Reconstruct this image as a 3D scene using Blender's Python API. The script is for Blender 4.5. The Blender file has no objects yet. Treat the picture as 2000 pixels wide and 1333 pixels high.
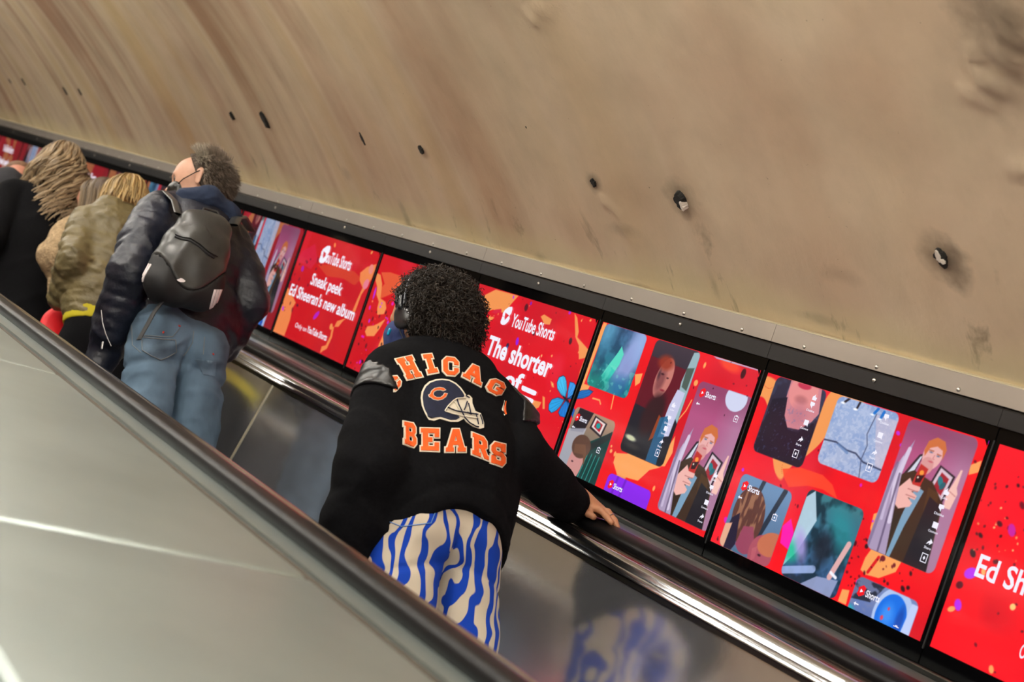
import bpy, bmesh, math, random
import numpy as np
from mathutils import Vector, Matrix
from mathutils.bvhtree import BVHTree
from mathutils.geometry import delaunay_2d_cdt

SC = bpy.context.scene
COL = SC.collection
random.seed(7)
RNG = np.random.RandomState(11)

# ------------------------------------------------------------------ place
# The tunnel runs up a 30 degree slope.  Places are given as (x, h, s):
# x across to the right, h square to the slope, s up along the slope.
C30, S30 = math.cos(math.radians(30)), 0.5
Z0 = 1.60
def W(x, h, s):
    return Vector((x, s * C30 - h * S30, s * S30 + h * C30 + Z0))

# ------------------------------------------------------------------ camera
F = 2778.0
D = np.array([-1740., -630., F]); D /= np.linalg.norm(D)
N = np.array([.333, -1., 0.]); N -= N.dot(D) * D; N /= np.linalg.norm(N)
A = np.cross(D, N)
ax_x, ax_d, ax_n = Vector((1, 0, 0)), Vector((0, C30, S30)), Vector((0, -S30, C30))
def cam_axis(i):
    return (ax_x * float(A[i]) + ax_d * float(D[i]) + ax_n * float(N[i])).normalized()
c_right, c_down, c_fwd = cam_axis(0), cam_axis(1), cam_axis(2)
cam_data = bpy.data.cameras.new('camera')
cam = bpy.data.objects.new('camera', cam_data)
COL.objects.link(cam)
cam_loc = W(0, 0, 0)
m = Matrix((c_right, -c_down, -c_fwd)).transposed().to_4x4()
m.translation = cam_loc
cam.matrix_world = m
cam_data.sensor_width = 36
cam_data.lens = F / 2000 * 36
cam_data.clip_start = 0.05
cam_data.dof.use_dof = True
cam_data.dof.focus_distance = 3.85
cam_data.dof.aperture_fstop = 4.0
SC.camera = cam

def ray(px, py):
    return c_right * (px - 1000) + c_down * (py - 666.5) + c_fwd * F
def on_x(px, py, x):            # point of the line of sight at distance x across
    r = ray(px, py); return cam_loc + r * (x / r.x)
def on_y(px, py, y):            # ... at distance y ahead
    r = ray(px, py); return cam_loc + r * ((y - cam_loc.y) / r.y)
def sh(px, py, x=2.6):          # slope coordinates (s, h) on the screen wall
    p = on_x(px, py, x) - cam_loc
    return p.dot(ax_d), p.dot(ax_n)

# ------------------------------------------------------------------ light, exposure
SC.view_settings.view_transform = 'Standard'
SC.view_settings.look = 'None'
SC.view_settings.gamma = 1
SC.view_settings.use_curve_mapping = False
SC.view_settings.exposure = 0.0
LAMP = 46.                      # strength of the lamps at the crown of the tunnel
world = bpy.data.worlds.new('world'); SC.world = world
world.use_nodes = True
world.node_tree.nodes['Background'].inputs[0].default_value = (0.55, 0.5, 0.42, 1)
world.node_tree.nodes['Background'].inputs[1].default_value = 0.05

# ------------------------------------------------------------------ materials
def srgb(r, g, b):
    f = lambda c: (c / 255 / 12.92) if c <= 10 else ((c / 255 + .055) / 1.055) ** 2.4
    return (f(r), f(g), f(b), 1.0)
class NT:
    def __init__(s, name):
        s.m = bpy.data.materials.new(name); s.m.use_nodes = True
        s.t = s.m.node_tree; s.b = s.t.nodes['Principled BSDF']
    def n(s, kind, **kw):
        nd = s.t.nodes.new(kind)
        for k, v in kw.items():
            if k in nd.inputs.keys(): nd.inputs[k].default_value = v
            else: setattr(nd, k, v)
        return nd
    def l(s, a, ao, b, bi):
        s.t.links.new(a.outputs[ao], b.inputs[bi])
def mat(name, col, rough=.6, metal=0., spec=.5, noise=None, bump=None, coat=0., sheen=0., aniso=0., emis=None, var=.25, attr=False):
    """noise=(scale, stretch xyz) mottles the colour, bump=(scale, strength, dist)"""
    t = NT(name); b = t.b
    b.inputs['Base Color'].default_value = col
    b.inputs['Roughness'].default_value = rough
    b.inputs['Metallic'].default_value = metal
    b.inputs['Specular IOR Level'].default_value = spec
    b.inputs['Coat Weight'].default_value = coat
    b.inputs['Coat Roughness'].default_value = .08
    b.inputs['Sheen Weight'].default_value = sheen
    if sheen: b.inputs['Sheen Roughness'].default_value = .5
    if emis:
        b.inputs['Emission Color'].default_value = emis[0]; b.inputs['Emission Strength'].default_value = emis[1]
    tc = t.n('ShaderNodeTexCoord')
    src = None
    if attr:
        at_ = t.n('ShaderNodeAttribute', attribute_name='Col'); src = (at_, 'Color')
    if noise:
        mp = t.n('ShaderNodeMapping'); mp.inputs['Scale'].default_value = noise[1] if len(noise) > 1 else (1, 1, 1)
        nz = t.n('ShaderNodeTexNoise', Scale=noise[0], Detail=5.)
        t.l(tc, 'Object', mp, 'Vector'); t.l(mp, 0, nz, 'Vector')
        mr = t.n('ShaderNodeMapRange'); mr.inputs['From Min'].default_value = .3; mr.inputs['From Max'].default_value = .7
        mr.inputs['To Min'].default_value = 1 - var; mr.inputs['To Max'].default_value = 1 + var
        t.l(nz, 'Fac', mr, 'Value')
        vm = t.n('ShaderNodeVectorMath', operation='SCALE')
        if src: t.l(src[0], src[1], vm, 0)
        else: vm.inputs[0].default_value = col[:3]
        t.l(mr, 0, vm, 'Scale'); t.l(vm, 0, b, 'Base Color')
    elif src: t.l(src[0], src[1], b, 'Base Color')
    if bump:
        mp = t.n('ShaderNodeMapping'); mp.inputs['Scale'].default_value = bump[3] if len(bump) > 3 else (1, 1, 1)
        nz = t.n('ShaderNodeTexNoise', Scale=bump[0], Detail=4.)
        t.l(tc, 'Object', mp, 'Vector'); t.l(mp, 0, nz, 'Vector')
        bp = t.n('ShaderNodeBump', Strength=bump[1], Distance=bump[2])
        t.l(nz, 'Fac', bp, 'Height'); t.l(bp, 0, b, 'Normal')
    return t.m

# ------------------------------------------------------------------ object helpers
def tag(o, label=None, cat=None, group=None, kind=None):
    if label: o['label'] = label
    if cat: o['category'] = cat
    if group: o['group'] = group
    if kind: o['kind'] = kind
    return o
def link(name, me, mt, parent=None, smooth=True):
    if mt is not None:
        for q in (mt if isinstance(mt, (list, tuple)) else [mt]): me.materials.append(q)
    if smooth: me.shade_smooth()
    o = bpy.data.objects.new(name, me); COL.objects.link(o)
    if parent is not None:
        o.parent = parent
        o.matrix_parent_inverse = parent.matrix_world.inverted()
    return o
def empty(name, loc, label, cat, group=None):
    o = bpy.data.objects.new(name, None); COL.objects.link(o)
    o.location = loc; o.matrix_world = Matrix.Translation(loc); o.empty_display_size = .05
    return tag(o, label, cat, group)
def from_vf(name, V, Fc, mt, parent=None, smooth=True, cols=None):
    me = bpy.data.meshes.new(name)
    V = np.asarray(V, np.float32); Fc = np.asarray(Fc, np.int32)
    if Fc.ndim == 2:
        n, k = Fc.shape
        me.vertices.add(len(V)); me.vertices.foreach_set('co', V.ravel())
        me.loops.add(n * k); me.loops.foreach_set('vertex_index', Fc.ravel())
        me.polygons.add(n); me.polygons.foreach_set('loop_start', np.arange(0, n * k, k, dtype=np.int32))
        me.update(calc_edges=True)
    if cols is not None:
        ca = me.color_attributes.new('Col', 'FLOAT_COLOR', 'POINT')
        c4 = np.ones((len(V), 4), np.float32); c4[:, :3] = cols
        ca.data.foreach_set('color', c4.ravel())
    return link(name, me, mt, parent, smooth)
def auto_smooth(o, deg=40):
    me = o.data; me.shade_smooth()
    bm = bmesh.new(); bm.from_mesh(me); bm.normal_update()
    lim = math.radians(deg)
    for e in bm.edges:
        if len(e.link_faces) == 2 and e.calc_face_angle(0) > lim: e.smooth = False
    bm.to_mesh(me); bm.free(); return o
def prism(name, pts, s0, s1, mt, parent=None, closed=True, deg=30, dome=0.):
    """profile pts (x, h) swept along the slope from s0 to s1"""
    bm = bmesh.new()
    FR = [0, .06, .18, .40, 1.]; FZ = [-.30, -.19, -.10, -.03, 0]
    ss = [s0, s1] if not dome else [s0 + dome * q for q in FR] + [s1 - dome * q for q in FR[::-1]]
    rings = []
    for i, s in enumerate(ss):
        dz = 0 if not dome else dome * (FZ + FZ[::-1])[i]
        rings.append([bm.verts.new(W(x, h + dz, s)) for x, h in pts])
    n = len(pts)
    for a, b in zip(rings, rings[1:]):
        for i in range(n if closed else n - 1):
            bm.faces.new((a[i], a[(i + 1) % n], b[(i + 1) % n], b[i]))
    if closed:
        bm.faces.new(rings[0]); bm.faces.new(list(reversed(rings[-1])))
    bmesh.ops.recalc_face_normals(bm, faces=bm.faces)
    me = bpy.data.meshes.new(name); bm.to_mesh(me); bm.free()
    o = link(name, me, mt, parent); auto_smooth(o, deg); return o
def arc(cx, ch, r, a0, a1, n=6):
    return [(cx + r * math.cos(math.radians(a0 + (a1 - a0) * i / n)), ch + r * math.sin(math.radians(a0 + (a1 - a0) * i / n))) for i in range(n + 1)]
def slab(name, x0, x1, h0, h1, s0, s1, mt, parent=None, bev=.002):
    bm = bmesh.new()
    vs = [bm.verts.new(W(x, h, s)) for x in (x0, x1) for h in (h0, h1) for s in (s0, s1)]
    for f in ((0, 1, 3, 2), (4, 6, 7, 5), (0, 4, 5, 1), (2, 3, 7, 6), (0, 2, 6, 4), (1, 5, 7, 3)):
        bm.faces.new([vs[i] for i in f])
    bmesh.ops.recalc_face_normals(bm, faces=bm.faces)
    if bev: bmesh.ops.bevel(bm, geom=list(bm.edges), offset=bev, segments=2, affect='EDGES')
    me = bpy.data.meshes.new(name); bm.to_mesh(me); bm.free()
    o = link(name, me, mt, parent); auto_smooth(o, 35); return o
def tube_vf(pts, radii, sides=6, flat=1.0, cap=True):
    """tube along points; returns verts, quads"""
    P = np.array([tuple(p) for p in pts], float); n = len(P)
    T = np.gradient(P, axis=0); T /= (np.linalg.norm(T, axis=1)[:, None] + 1e-9)
    up = np.array([.13, .21, 1.]) if abs(T[0][2]) < .9 else np.array([1., .2, .1])
    V = []; 
    for i in range(n):
        a = np.cross(T[i], up); a /= np.linalg.norm(a) + 1e-9
        b = np.cross(a, T[i]); up = b
        for k in range(sides):
            t = 2 * math.pi * k / sides
            V.append(P[i] + radii[i] * (math.cos(t) * a + flat * math.sin(t) * b))
    Fq = []
    for i in range(n - 1):
        for k in range(sides):
            k2 = (k + 1) % sides
            Fq.append((i * sides + k, i * sides + k2, (i + 1) * sides + k2, (i + 1) * sides + k))
    return V, Fq
class Tubes:
    def __init__(s): s.V = []; s.F = []; s.C = []
    def add(s, pts, radii, sides=6, flat=1., col=None):
        v, f = tube_vf(pts, radii, sides, flat); o = len(s.V)
        s.V += v; s.F += [tuple(i + o for i in q) for q in f]
        if col is not None: s.C += [col] * len(v)
    def build(s, name, mt, parent=None):
        return from_vf(name, s.V, s.F, mt, parent, True, np.array(s.C) if s.C else None)

# ------------------------------------------------------------------ palette
M = {}
M['steel'] = mat('brushed_steel', srgb(182, 180, 174), .2, 1., noise=(3., (1, 1, 1)), var=.06, bump=(220, .05, .001, (1, .04, .04)))
M['panel'] = mat('inner_panel_steel', srgb(218, 220, 224), .13, .93, noise=(4.,), var=.06, bump=(30, .05, .002))
M['deck'] = mat('deck_steel', srgb(158, 168, 164), .34, .85, noise=(3.5, (1, 1, 1)), var=.10, bump=(9, .06, .01, (1, .5, .5)))
M['chrome'] = mat('polished_steel', srgb(200, 202, 204), .17, 1., noise=(20.,), var=.08, bump=(60, .06, .001))
M['guide'] = mat('worn_steel_guide', srgb(120, 112, 104), .32, 1., noise=(30.,), var=.15)
M['rubber'] = mat('handrail_rubber', srgb(14, 13, 14), .42, 0., .16)
M['blackstrip'] = mat('black_trim', srgb(20, 19, 15), .3, 0., .4)
M['blackgloss'] = mat('black_bezel_glass', srgb(5, 5, 6), .08, 0., .22)
M['blackmatt'] = mat('black_frame_paint', srgb(17, 15, 14), .38, 0., .4, noise=(14.,), var=.15)
M['trim'] = mat('satin_steel_trim', srgb(150, 141, 131), .42, .7, noise=(2.5,), var=.10)
M['edge'] = mat('bright_trim_edge', srgb(215, 208, 180), .3, .6)
M['screw'] = mat('screw_steel', srgb(190, 186, 178), .3, 1.)
M['seal'] = mat('brown_rubber_seal', srgb(62, 54, 44), .6, 0., .3)
M['dark'] = mat('dark_joint', srgb(10, 10, 10), .8)
M['step'] = mat('step_aluminium', srgb(120, 118, 115), .45, .9)
M['black'] = mat('soft_black', srgb(10, 10, 12), .7)
M['lamp'] = mat('lamp_diffuser', (1, .9, .76, 1), .5, emis=((1.0, .95, .86, 1), LAMP))
M['tube'] = mat('lamp_tube', (1, .9, .76, 1), .5, emis=((1.0, .96, .9, 1), LAMP * 2.1))
M['lampbody'] = mat('lamp_housing', srgb(210, 208, 200), .5)
# ================================================================== the tunnel
TX, TH, TR = -.3, -2.52, 4.0
ANG0 = math.asin((.224 - TH) / TR)
def wall_pt(a, s, r=TR):
    return W(TX + r * math.cos(a), TH + r * math.sin(a), s)
def wall_material():
    t = NT('tunnel_plaster'); b = t.b
    b.inputs['Roughness'].default_value = .55
    b.inputs['Specular IOR Level'].default_value = .35
    uv = t.n('ShaderNodeUVMap', uv_map='UVMap')          # u metres up the slope, v metres around
    def noise(scale, stretch, detail=4., rough=.55, dist=0.):
        mp = t.n('ShaderNodeMapping'); mp.inputs['Scale'].default_value = stretch
        nz = t.n('ShaderNodeTexNoise', Scale=scale, Detail=detail, Roughness=rough, Distortion=dist)
        t.l(uv, 0, mp, 0); t.l(mp, 0, nz, 'Vector'); return nz
    def ramp(src, stops):
        r = t.n('ShaderNodeValToRGB'); e = r.color_ramp.elements
        while len(e) < len(stops): e.new(.5)
        for q, (p, c) in zip(e, stops): q.position = p; q.color = c
        t.l(src, 'Fac', r, 'Fac'); return r
    def mix(a, b_, fac, mode='MIX', f=1.):
        mx = t.n('ShaderNodeMix', data_type='RGBA', blend_type=mode)
        for s_, i in ((a, 6), (b_, 7)):
            if len(s_) == 4: mx.inputs[i].default_value = s_
            else: t.t.links.new(s_[0].outputs[s_[1]], mx.inputs[i])
        if fac is None: mx.inputs[0].default_value = f
        else: t.t.links.new(fac[0].outputs[fac[1]], mx.inputs[0])
        return mx
    g = lambda v: (v, v, v, 1)
    big = ramp(noise(.9, (1, 1, 1), 3), [(.3, srgb(184, 158, 132)), (.5, srgb(198, 178, 150)), (.72, srgb(190, 172, 142))])
    # the sweep of the plasterer's float: streaks running around the vault, stronger further up the slope
    st = noise(2.6, (1., .12, 1), 3, .5)
    str_ = ramp(st, [(.35, srgb(172, 134, 110)), (.5, g(.78)), (.66, srgb(214, 200, 165))])
    sep = t.n('ShaderNodeSeparateXYZ'); t.l(uv, 0, sep, 0)
    far = t.n('ShaderNodeMapRange'); far.inputs['From Min'].default_value = 2.6; far.inputs['From Max'].default_value = 5.2
    far.inputs['To Min'].default_value = .12; far.inputs['To Max'].default_value = .75
    t.l(sep, 'X', far, 'Value')
    c1 = mix((big, 0), (str_, 0), (far, 0), 'MULTIPLY')
    lift = t.n('ShaderNodeVectorMath', operation='SCALE'); t.l(c1, 2, lift, 0); lift.inputs['Scale'].default_value = 1.12
    med = ramp(noise(5., (1, .8, 1), 5, .6), [(.3, g(.86)), (.6, g(1.06))])
    c2 = mix((lift, 0), (med, 0), None, 'MULTIPLY', .8)
    # yellowed band of old paint just above the trim, with a wavering edge
    wob = noise(3., (1, .3, 1), 4)
    add = t.n('ShaderNodeMath', operation='MULTIPLY_ADD'); t.l(wob, 'Fac', add, 0); add.inputs[1].default_value = -.18
    t.l(sep, 'Y', add, 2)
    bd = t.n('ShaderNodeMapRange'); bd.inputs['From Min'].default_value = -.03; bd.inputs['From Max'].default_value = .035
    bd.inputs['To Min'].default_value = .42; bd.inputs['To Max'].default_value = 0.
    t.l(add, 0, bd, 'Value')
    c3 = mix((c2, 2), srgb(206, 190, 146), (bd, 0))
    # scuffs: short dark smears low on the wall
    sc = noise(9., (1., .35, 1), 5, .65, .4)
    scr = ramp(sc, [(.60, g(0)), (.72, g(1))])
    low = t.n('ShaderNodeMapRange'); low.inputs['From Min'].default_value = .0; low.inputs['From Max'].default_value = .42
    low.inputs['To Min'].default_value = .85; low.inputs['To Max'].default_value = .0
    t.l(sep, 'Y', low, 'Value')
    mm = t.n('ShaderNodeMath', operation='MULTIPLY'); t.l(scr, 0, mm, 0); t.l(low, 0, mm, 1)
    c4 = mix((c3, 2), srgb(92, 84, 62), (mm, 0))
    # pepper specks
    sp = noise(60., (1, 1, 1), 2)
    spr = ramp(sp, [(.74, g(0)), (.8, g(.7))])
    c5 = mix((c4, 2), srgb(80, 64, 46), (spr, 0))
    # grime around the old fixing holes and the damp, blistered patch
    last = c5
    for (u, v, ru, rv, k) in WALL_STAINS:
        cb = t.n('ShaderNodeCombineXYZ'); cb.inputs[0].default_value = u; cb.inputs[1].default_value = v
        su = t.n('ShaderNodeVectorMath', operation='SUBTRACT'); t.l(uv, 0, su, 0); t.l(cb, 0, su, 1)
        sc_ = t.n('ShaderNodeVectorMath', operation='MULTIPLY'); sc_.inputs[1].default_value = (1 / ru, 1 / rv, 0); t.l(su, 0, sc_, 0)
        ln = t.n('ShaderNodeVectorMath', operation='LENGTH'); t.l(sc_, 0, ln, 0)
        nz = noise(18., (1, 1, 1), 4); ad = t.n('ShaderNodeMath', operation='ADD'); t.l(ln, 'Value', ad, 0); t.l(nz, 'Fac', ad, 1)
        mr = t.n('ShaderNodeMapRange'); mr.inputs['From Min'].default_value = .75; mr.inputs['From Max'].default_value = 1.5
        mr.inputs['To Min'].default_value = k; mr.inputs['To Max'].default_value = 0
        t.l(ad, 0, mr, 'Value')
        last = mix((last, 2), srgb(78, 66, 52), (mr, 0))
    t.l(last, 2, b, 'Base Color')
    bn = noise(3.2, (1, .5, 1), 6, .6); bp = t.n('ShaderNodeBump', Strength=.35, Distance=.03); t.l(bn, 'Fac', bp, 'Height')
    fn = noise(70., (1, 1, 1), 4, .6); bp2 = t.n('ShaderNodeBump', Strength=.25, Distance=.003); t.l(fn, 'Fac', bp2, 'Height'); t.l(bp, 0, bp2, 'Normal')
    t.l(bp2, 0, b, 'Normal')
    return t.m

def wall_hit(px, py):
    """angle and s where the line of sight meets the vault"""
    r = ray(px, py); rx, rn, rd = r.x, r.dot(ax_n), r.dot(ax_d)
    a_ = rx * rx + rn * rn; b_ = 2 * (rx * -TX + rn * -TH); c_ = TX * TX + TH * TH - TR * TR
    k = (-b_ + math.sqrt(b_ * b_ - 4 * a_ * c_)) / (2 * a_)
    return math.atan2(k * rn - TH, k * rx - TX), k * rd
HOLES = [(1327, 391, .030, 1), (1160, 356, .018, 0), (1840, 503, .030, 1), (823, 292, .022, 0), (709, 270, .034, 0), (517, 236, .050, 0), (453, 227, .026, 0),
         (351, 203, .028, 0), (299, 200, .034, 0), (157, 180, .03, 0), (128, 178, .036, 0), (46, 159, .034, 0), (20, 158, .024, 0), (897, 40, .006, 0), (1030, 247, .005, 0)]
WALL_STAINS = []
for px, py, r, _ in HOLES[:3]:
    a, s = wall_hit(px, py); WALL_STAINS.append((s, (a - ANG0) * TR, r * 2.6, r * 2.4, .55))
for px, py, ru, rv, k in ((1865, 520, .05, .09, .6), (1960, 90, .13, .2, .35), (1945, 30, .12, .1, .45), (798, 440, .035, .12, .45), (680, 340, .05, .04, .22), (1060, 505, .05, .03, .3), (1240, 560, .08, .02, .3), (850, 460, .06, .02, .3), (1600, 625, .10, .02, .25), (1390, 560, .02, .05, .25), (1640, 540, .09, .03, .2), (1215, 450, .10, .03, .25)):
    a, s = wall_hit(px, py); WALL_STAINS.append((s, (a - ANG0) * TR, ru, rv, k))
M['wall'] = wall_material()

def vault(name, a0, a1, s0, s1, ds, da, dents=False):
    na, ns = max(2, int((a1 - a0) / da)), max(2, int((s1 - s0) / ds))
    aa = np.linspace(a0, a1, na + 1); ss = np.linspace(s0, s1, ns + 1)
    AA, SS = np.meshgrid(aa, ss, indexing='ij')
    R = np.full(AA.shape, TR)
    if dents:
        rg = np.random.RandomState(5)
        for _ in range(26):                                   # slow waves in the hand-floated plaster
            fu, fv = rg.uniform(.4, 2.2), rg.uniform(.3, 1.6); p = rg.uniform(0, 6.28)
            R += .0016 * np.sin(fu * SS * 2.2 + fv * (AA - a0) * TR * 2.2 + p)
        for px, py, sg in ((1960, 20, .03), (1900, 110, .012), (1945, 95, .02), (1975, 120, .02), (1895, 185, .012), (1930, 165, .014), (1960, 170, .016), (1925, 200, .01), (1915, 150, .01), (1990, 330, .014),
                           (1205, 420, .012), (1212, 440, .01), (1180, 395, .014), (1225, 460, .012), (1195, 405, .008), (1040, 30, .014), (1045, 45, .01), (1060, 20, .02), (1985, 75, .02), (1955, 55, .012)):
            a, s = wall_hit(px, py); d2 = ((AA - a) * TR) ** 2 + (SS - s) ** 2
            R -= (.009 if px > 1800 else .006) * np.exp(-d2 / (2 * sg * sg)) * (1 + .6 * np.sin(SS * 190 + AA * 400))
        fade = np.clip((SS - s0) / .3, 0, 1) * np.clip((s1 - SS) / .3, 0, 1)
        R = TR + (R - TR) * fade * fade * (3 - 2 * fade)
    V = np.stack([TX + R * np.cos(AA), np.zeros_like(R), np.zeros_like(R)], -1)
    Hh = TH + R * np.sin(AA)
    V[..., 1] = SS * C30 - Hh * S30; V[..., 2] = SS * S30 + Hh * C30 + Z0
    idx = np.arange((na + 1) * (ns + 1)).reshape(na + 1, ns + 1)
    Fq = np.stack([idx[:-1, :-1], idx[1:, :-1], idx[1:, 1:], idx[:-1, 1:]], -1).reshape(-1, 4)
    o = from_vf(name, V.reshape(-1, 3), Fq, M['wall'])
    uvl = o.data.uv_layers.new(name='UVMap')
    UV = np.stack([SS, (AA - ANG0) * TR], -1).reshape(-1, 2)
    uvl.data.foreach_set('uv', UV[Fq.ravel()].astype(np.float32).ravel())
    return tag(o, kind='structure')
SA, SB = -3.0, 14.0
wall_r = vault('wall_right', ANG0 - .02, math.radians(66), 0.4, 8.5, .016, .0045, True)
wall_r2 = vault('wall_right', ANG0 - .02, math.radians(66), 8.5, SB, .25, .0045)
wall_r3 = vault('wall_right', ANG0 - .02, math.radians(66), SA, .4, .25, .0045)
vault('ceiling', math.radians(66), math.radians(114), SA, SB, .4, .04)
vault('wall_left', math.radians(114), math.pi - ANG0 + .3, SA, SB, .4, .04)

# old fixing holes knocked into the plaster
hole_m = mat('hole_black', srgb(26, 24, 18), .9, noise=(60.,), var=.5)
chip_m = mat('bare_white_plaster', srgb(214, 204, 190), .8)
def blot(name, a, s, ru, rv, mt, parent, lift=.004, seed=0, n=22, dome=.0):
    rg = random.Random(seed); V = [wall_pt(a, s, TR - lift - dome)]
    for i in range(n):
        t = 2 * math.pi * i / n; k = rg.uniform(.62, 1.12)
        V.append(wall_pt(a + rv * k * math.sin(t) / TR, s + ru * k * math.cos(t), TR - lift))
    for i in range(n):
        t = 2 * math.pi * i / n; V.append(wall_pt(a + (V and rv * 1.12 * math.sin(t)) / TR, s + ru * 1.12 * math.cos(t), TR + .012))
    me = bpy.data.meshes.new(name)
    Fc = [(0, 1 + i, 1 + (i + 1) % n) for i in range(n)] + [(1 + i, 1 + n + i, 1 + n + (i + 1) % n, 1 + (i + 1) % n) for i in range(n)]
    me.from_pydata([tuple(v) for v in V], [], Fc); me.update()
    return link(name, me, mt, parent, False)
for i, (px, py, r, chip) in enumerate(HOLES):
    a, s = wall_hit(px, py)
    slim = .45 if px < 800 else .8
    blot('fixing_hole', a, s, r * slim * .75, r * .8, hole_m, wall_r, .006, i)
    if chip:
        a2, s2 = wall_hit(px + (8 if px < 1500 else -4), py + (9 if px < 1500 else -5))
        blot('bare_plaster_chip', a2, s2, r * .22, r * .5, chip_m, wall_r, .009, 90 + i)
a, s = wall_hit(1846, 508); blot('bare_plaster_chip', a, s, .007, .006, chip_m, wall_r, .010, 77)

# lamps along the crown
def ceiling_light(s, lab):
    t = empty('ceiling_light', W(TX, 1.40, s), lab, 'light', 'lamps along the tunnel crown')
    slab('housing', TX - .16, TX + .16, 1.36, 1.42, s - .7, s + .7, M['lampbody'], t, .01)
    slab('diffuser', TX - .14, TX + .14, 1.345, 1.36, s - .68, s + .68, M['lamp'], t, .004)
for s in (-2, .4, 2.8, 5.2, 7.6, 10., 12.4):
    ceiling_light(s, 'long white lamp fitted along the crown of the tunnel vault')

def tube_light(s):
    t = empty('tube_light', W(1.08, 1.16, s), 'slim tube lamp fitted high on the right side of the tunnel vault', 'light', 'slim lamps high on the right of the vault')
    slab('housing', 1.03, 1.13, 1.115, 1.16, s - .8, s + .8, M['lampbody'], t, .006)
    slab('tube', 1.07, 1.095, 1.095, 1.114, s - .78, s + .78, M['tube'], t, .006)
for s in (-1.8, .4, 2.6, 4.8, 7., 9.2, 11.4): tube_light(s)

# ================================================================== trim and frame above the screens
def screw(parent, x, h, s, r=.0055, mt=None):
    bm = bmesh.new(); bmesh.ops.create_uvsphere(bm, u_segments=12, v_segments=6, radius=r)
    for v in bm.verts: v.co.x *= .55
    for v in bm.verts: v.co = W(x, h, s) + v.co
    me = bpy.data.meshes.new('screw'); bm.to_mesh(me); bm.free()
    return link('screw', me, mt or M['screw'], parent)
XS = 2.6
ti = 1
k = -1
for j in range(-1, 8):
    s0, s1 = 2.742 + 1.494 * (j - 1), 2.742 + 1.494 * j
    o = prism('trim_%d' % ti, [(XS - .004, .174), (XS - .004, .2215), (XS + .002, .2245), (XS + .05, .2245), (XS + .05, .174)], s0 + .0007, s1 - .0007, M['trim'])
    tag(o, kind='structure')
    e = prism('bright_edge', [(XS - .0052, .2206), (XS - .0052, .2222), (XS + .0015, .2262), (XS + .006, .2262), (XS + .006, .2206)], s0, s1, M['edge'], o)
    for q in range(6):
        ss = s0 + .120 + q * .2505
        if 0 < ss < 12.5: screw(o, XS - .004, .183, ss)
    ti += 1
for j in range(-2, 14):
    s0, s1 = 1.984 + .7465 * j, 1.984 + .7465 * (j + 1)
    o = prism('trim_%d' % ti, [(XS - .010, .1285), (XS - .010, .166), (XS - .004, .1705), (XS + .05, .1705), (XS + .05, .1285)], s0 + .0006, s1 - .0006, M['blackmatt'])
    tag(o, kind='structure')
    screw(o, XS - .0105, .150, s0 + .374, .006)
    ti += 1
o = prism('trim_%d' % ti, [(XS + .004, .165), (XS + .004, .180), (XS + .05, .180), (XS + .05, .165)], SA, SB, M['dark']); tag(o, kind='structure'); ti += 1
o = prism('trim_%d' % ti, [(XS + .006, -.47), (XS + .006, .135), (XS + .05, .135), (XS + .05, -.47)], SA, SB, M['dark']); tag(o, kind='structure'); ti += 1

# ================================================================== escalators
EC = 1.695                                    # centre line of the escalator carrying the people
def mir(pts, c=EC):                           # mirror a profile about the centre line
    return [(2 * c - x, h) for x, h in reversed(pts)]
P_HAND = [(2.283, -.4385), (2.279, -.430), (2.281, -.4215), (2.289, -.4130), (2.304, -.4072), (2.322, -.4042), (2.340, -.4038), (2.349, -.4055), (2.354, -.4105), (2.356, -.418), (2.356, -.4290), (2.353, -.4345), (2.343, -.4345), (2.341, -.430), (2.291, -.430), (2.289, -.4385)]
P_GUIDE = [(2.290, -.4390), (2.290, -.4425), (2.268, -.4425), (2.268, -.4385), (2.252, -.4385), (2.247, -.4415), (2.243, -.4385), (2.226, -.4372), (2.226, -.46), (2.345, -.46), (2.345, -.4335)]
P_CAP = [(2.226, -.4368)] + arc(2.2105, -.4575, .0210, 70, 168, 10) + [(2.1880, -.4570), (2.1905, -.4585), (2.1875, -.4600), (2.1835, -.4735), (2.205, -.4755), (2.226, -.4755)]
P_STRIP = [(2.2055, -.4755), (2.1885, -.4755), (2.1880, -.4880), (2.2055, -.489)]
P_DECKR = [(2.340, -.4425), (2.352, -.4345), (2.360, -.432), (2.590, -.432), (2.594, -.436), (2.594, -.46), (2.340, -.46)]
_q = on_x(533, 753, 2.193) - cam_loc; JS = _q.dot(ax_d)
def balustrade(root, mirror=False, dx=0., s0=SA, s1=SB, phase=0.):
    f = lambda p: [(x + dx, h) for x, h in (mir(p) if mirror else p)]
    prism('handrail_guide', f(P_GUIDE), s0, s1, M['guide'], root)
    prism('capping', f(P_CAP), s0, s1, M['chrome'], root, deg=50)
    prism('trim_strip', f(P_STRIP), s0, s1, M['blackstrip'], root)
    L = 4.1; j = JS + phase
    while j > s0: j -= L
    while j < s1:
        prism('inner_panel', f([(1.995, -1.42), (2.193, -.489), (2.208, -.489), (2.012, -1.42)]), j + .0025, j + L - .0025, M['panel'], root)
        prism('joint_cover', f([(1.9915, -1.415), (2.1895, -.489), (2.206, -.489), (2.010, -1.415)]), j - .0030, j + .0030, M['edge'], root)
        j += L
    prism('skirt', f([(2.012, -1.60), (2.012, -1.42), (2.03, -1.42), (2.03, -1.60)]), s0, s1, M['blackstrip'], root)
rb = empty('escalator_balustrade', W(2.2, -1.7, 3), 'brushed steel escalator side wall running up below the row of screens', 'escalator')
balustrade(rb)
for a_, b_ in ((SA, .45), (.45, 2.85), (2.85, 5.2), (5.2, 7.6), (7.6, 10.), (10., SB)):
    prism('deck_plate', P_DECKR, a_ + .0008, b_ - .0008, M['deck'], rb, dome=.004)
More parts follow.
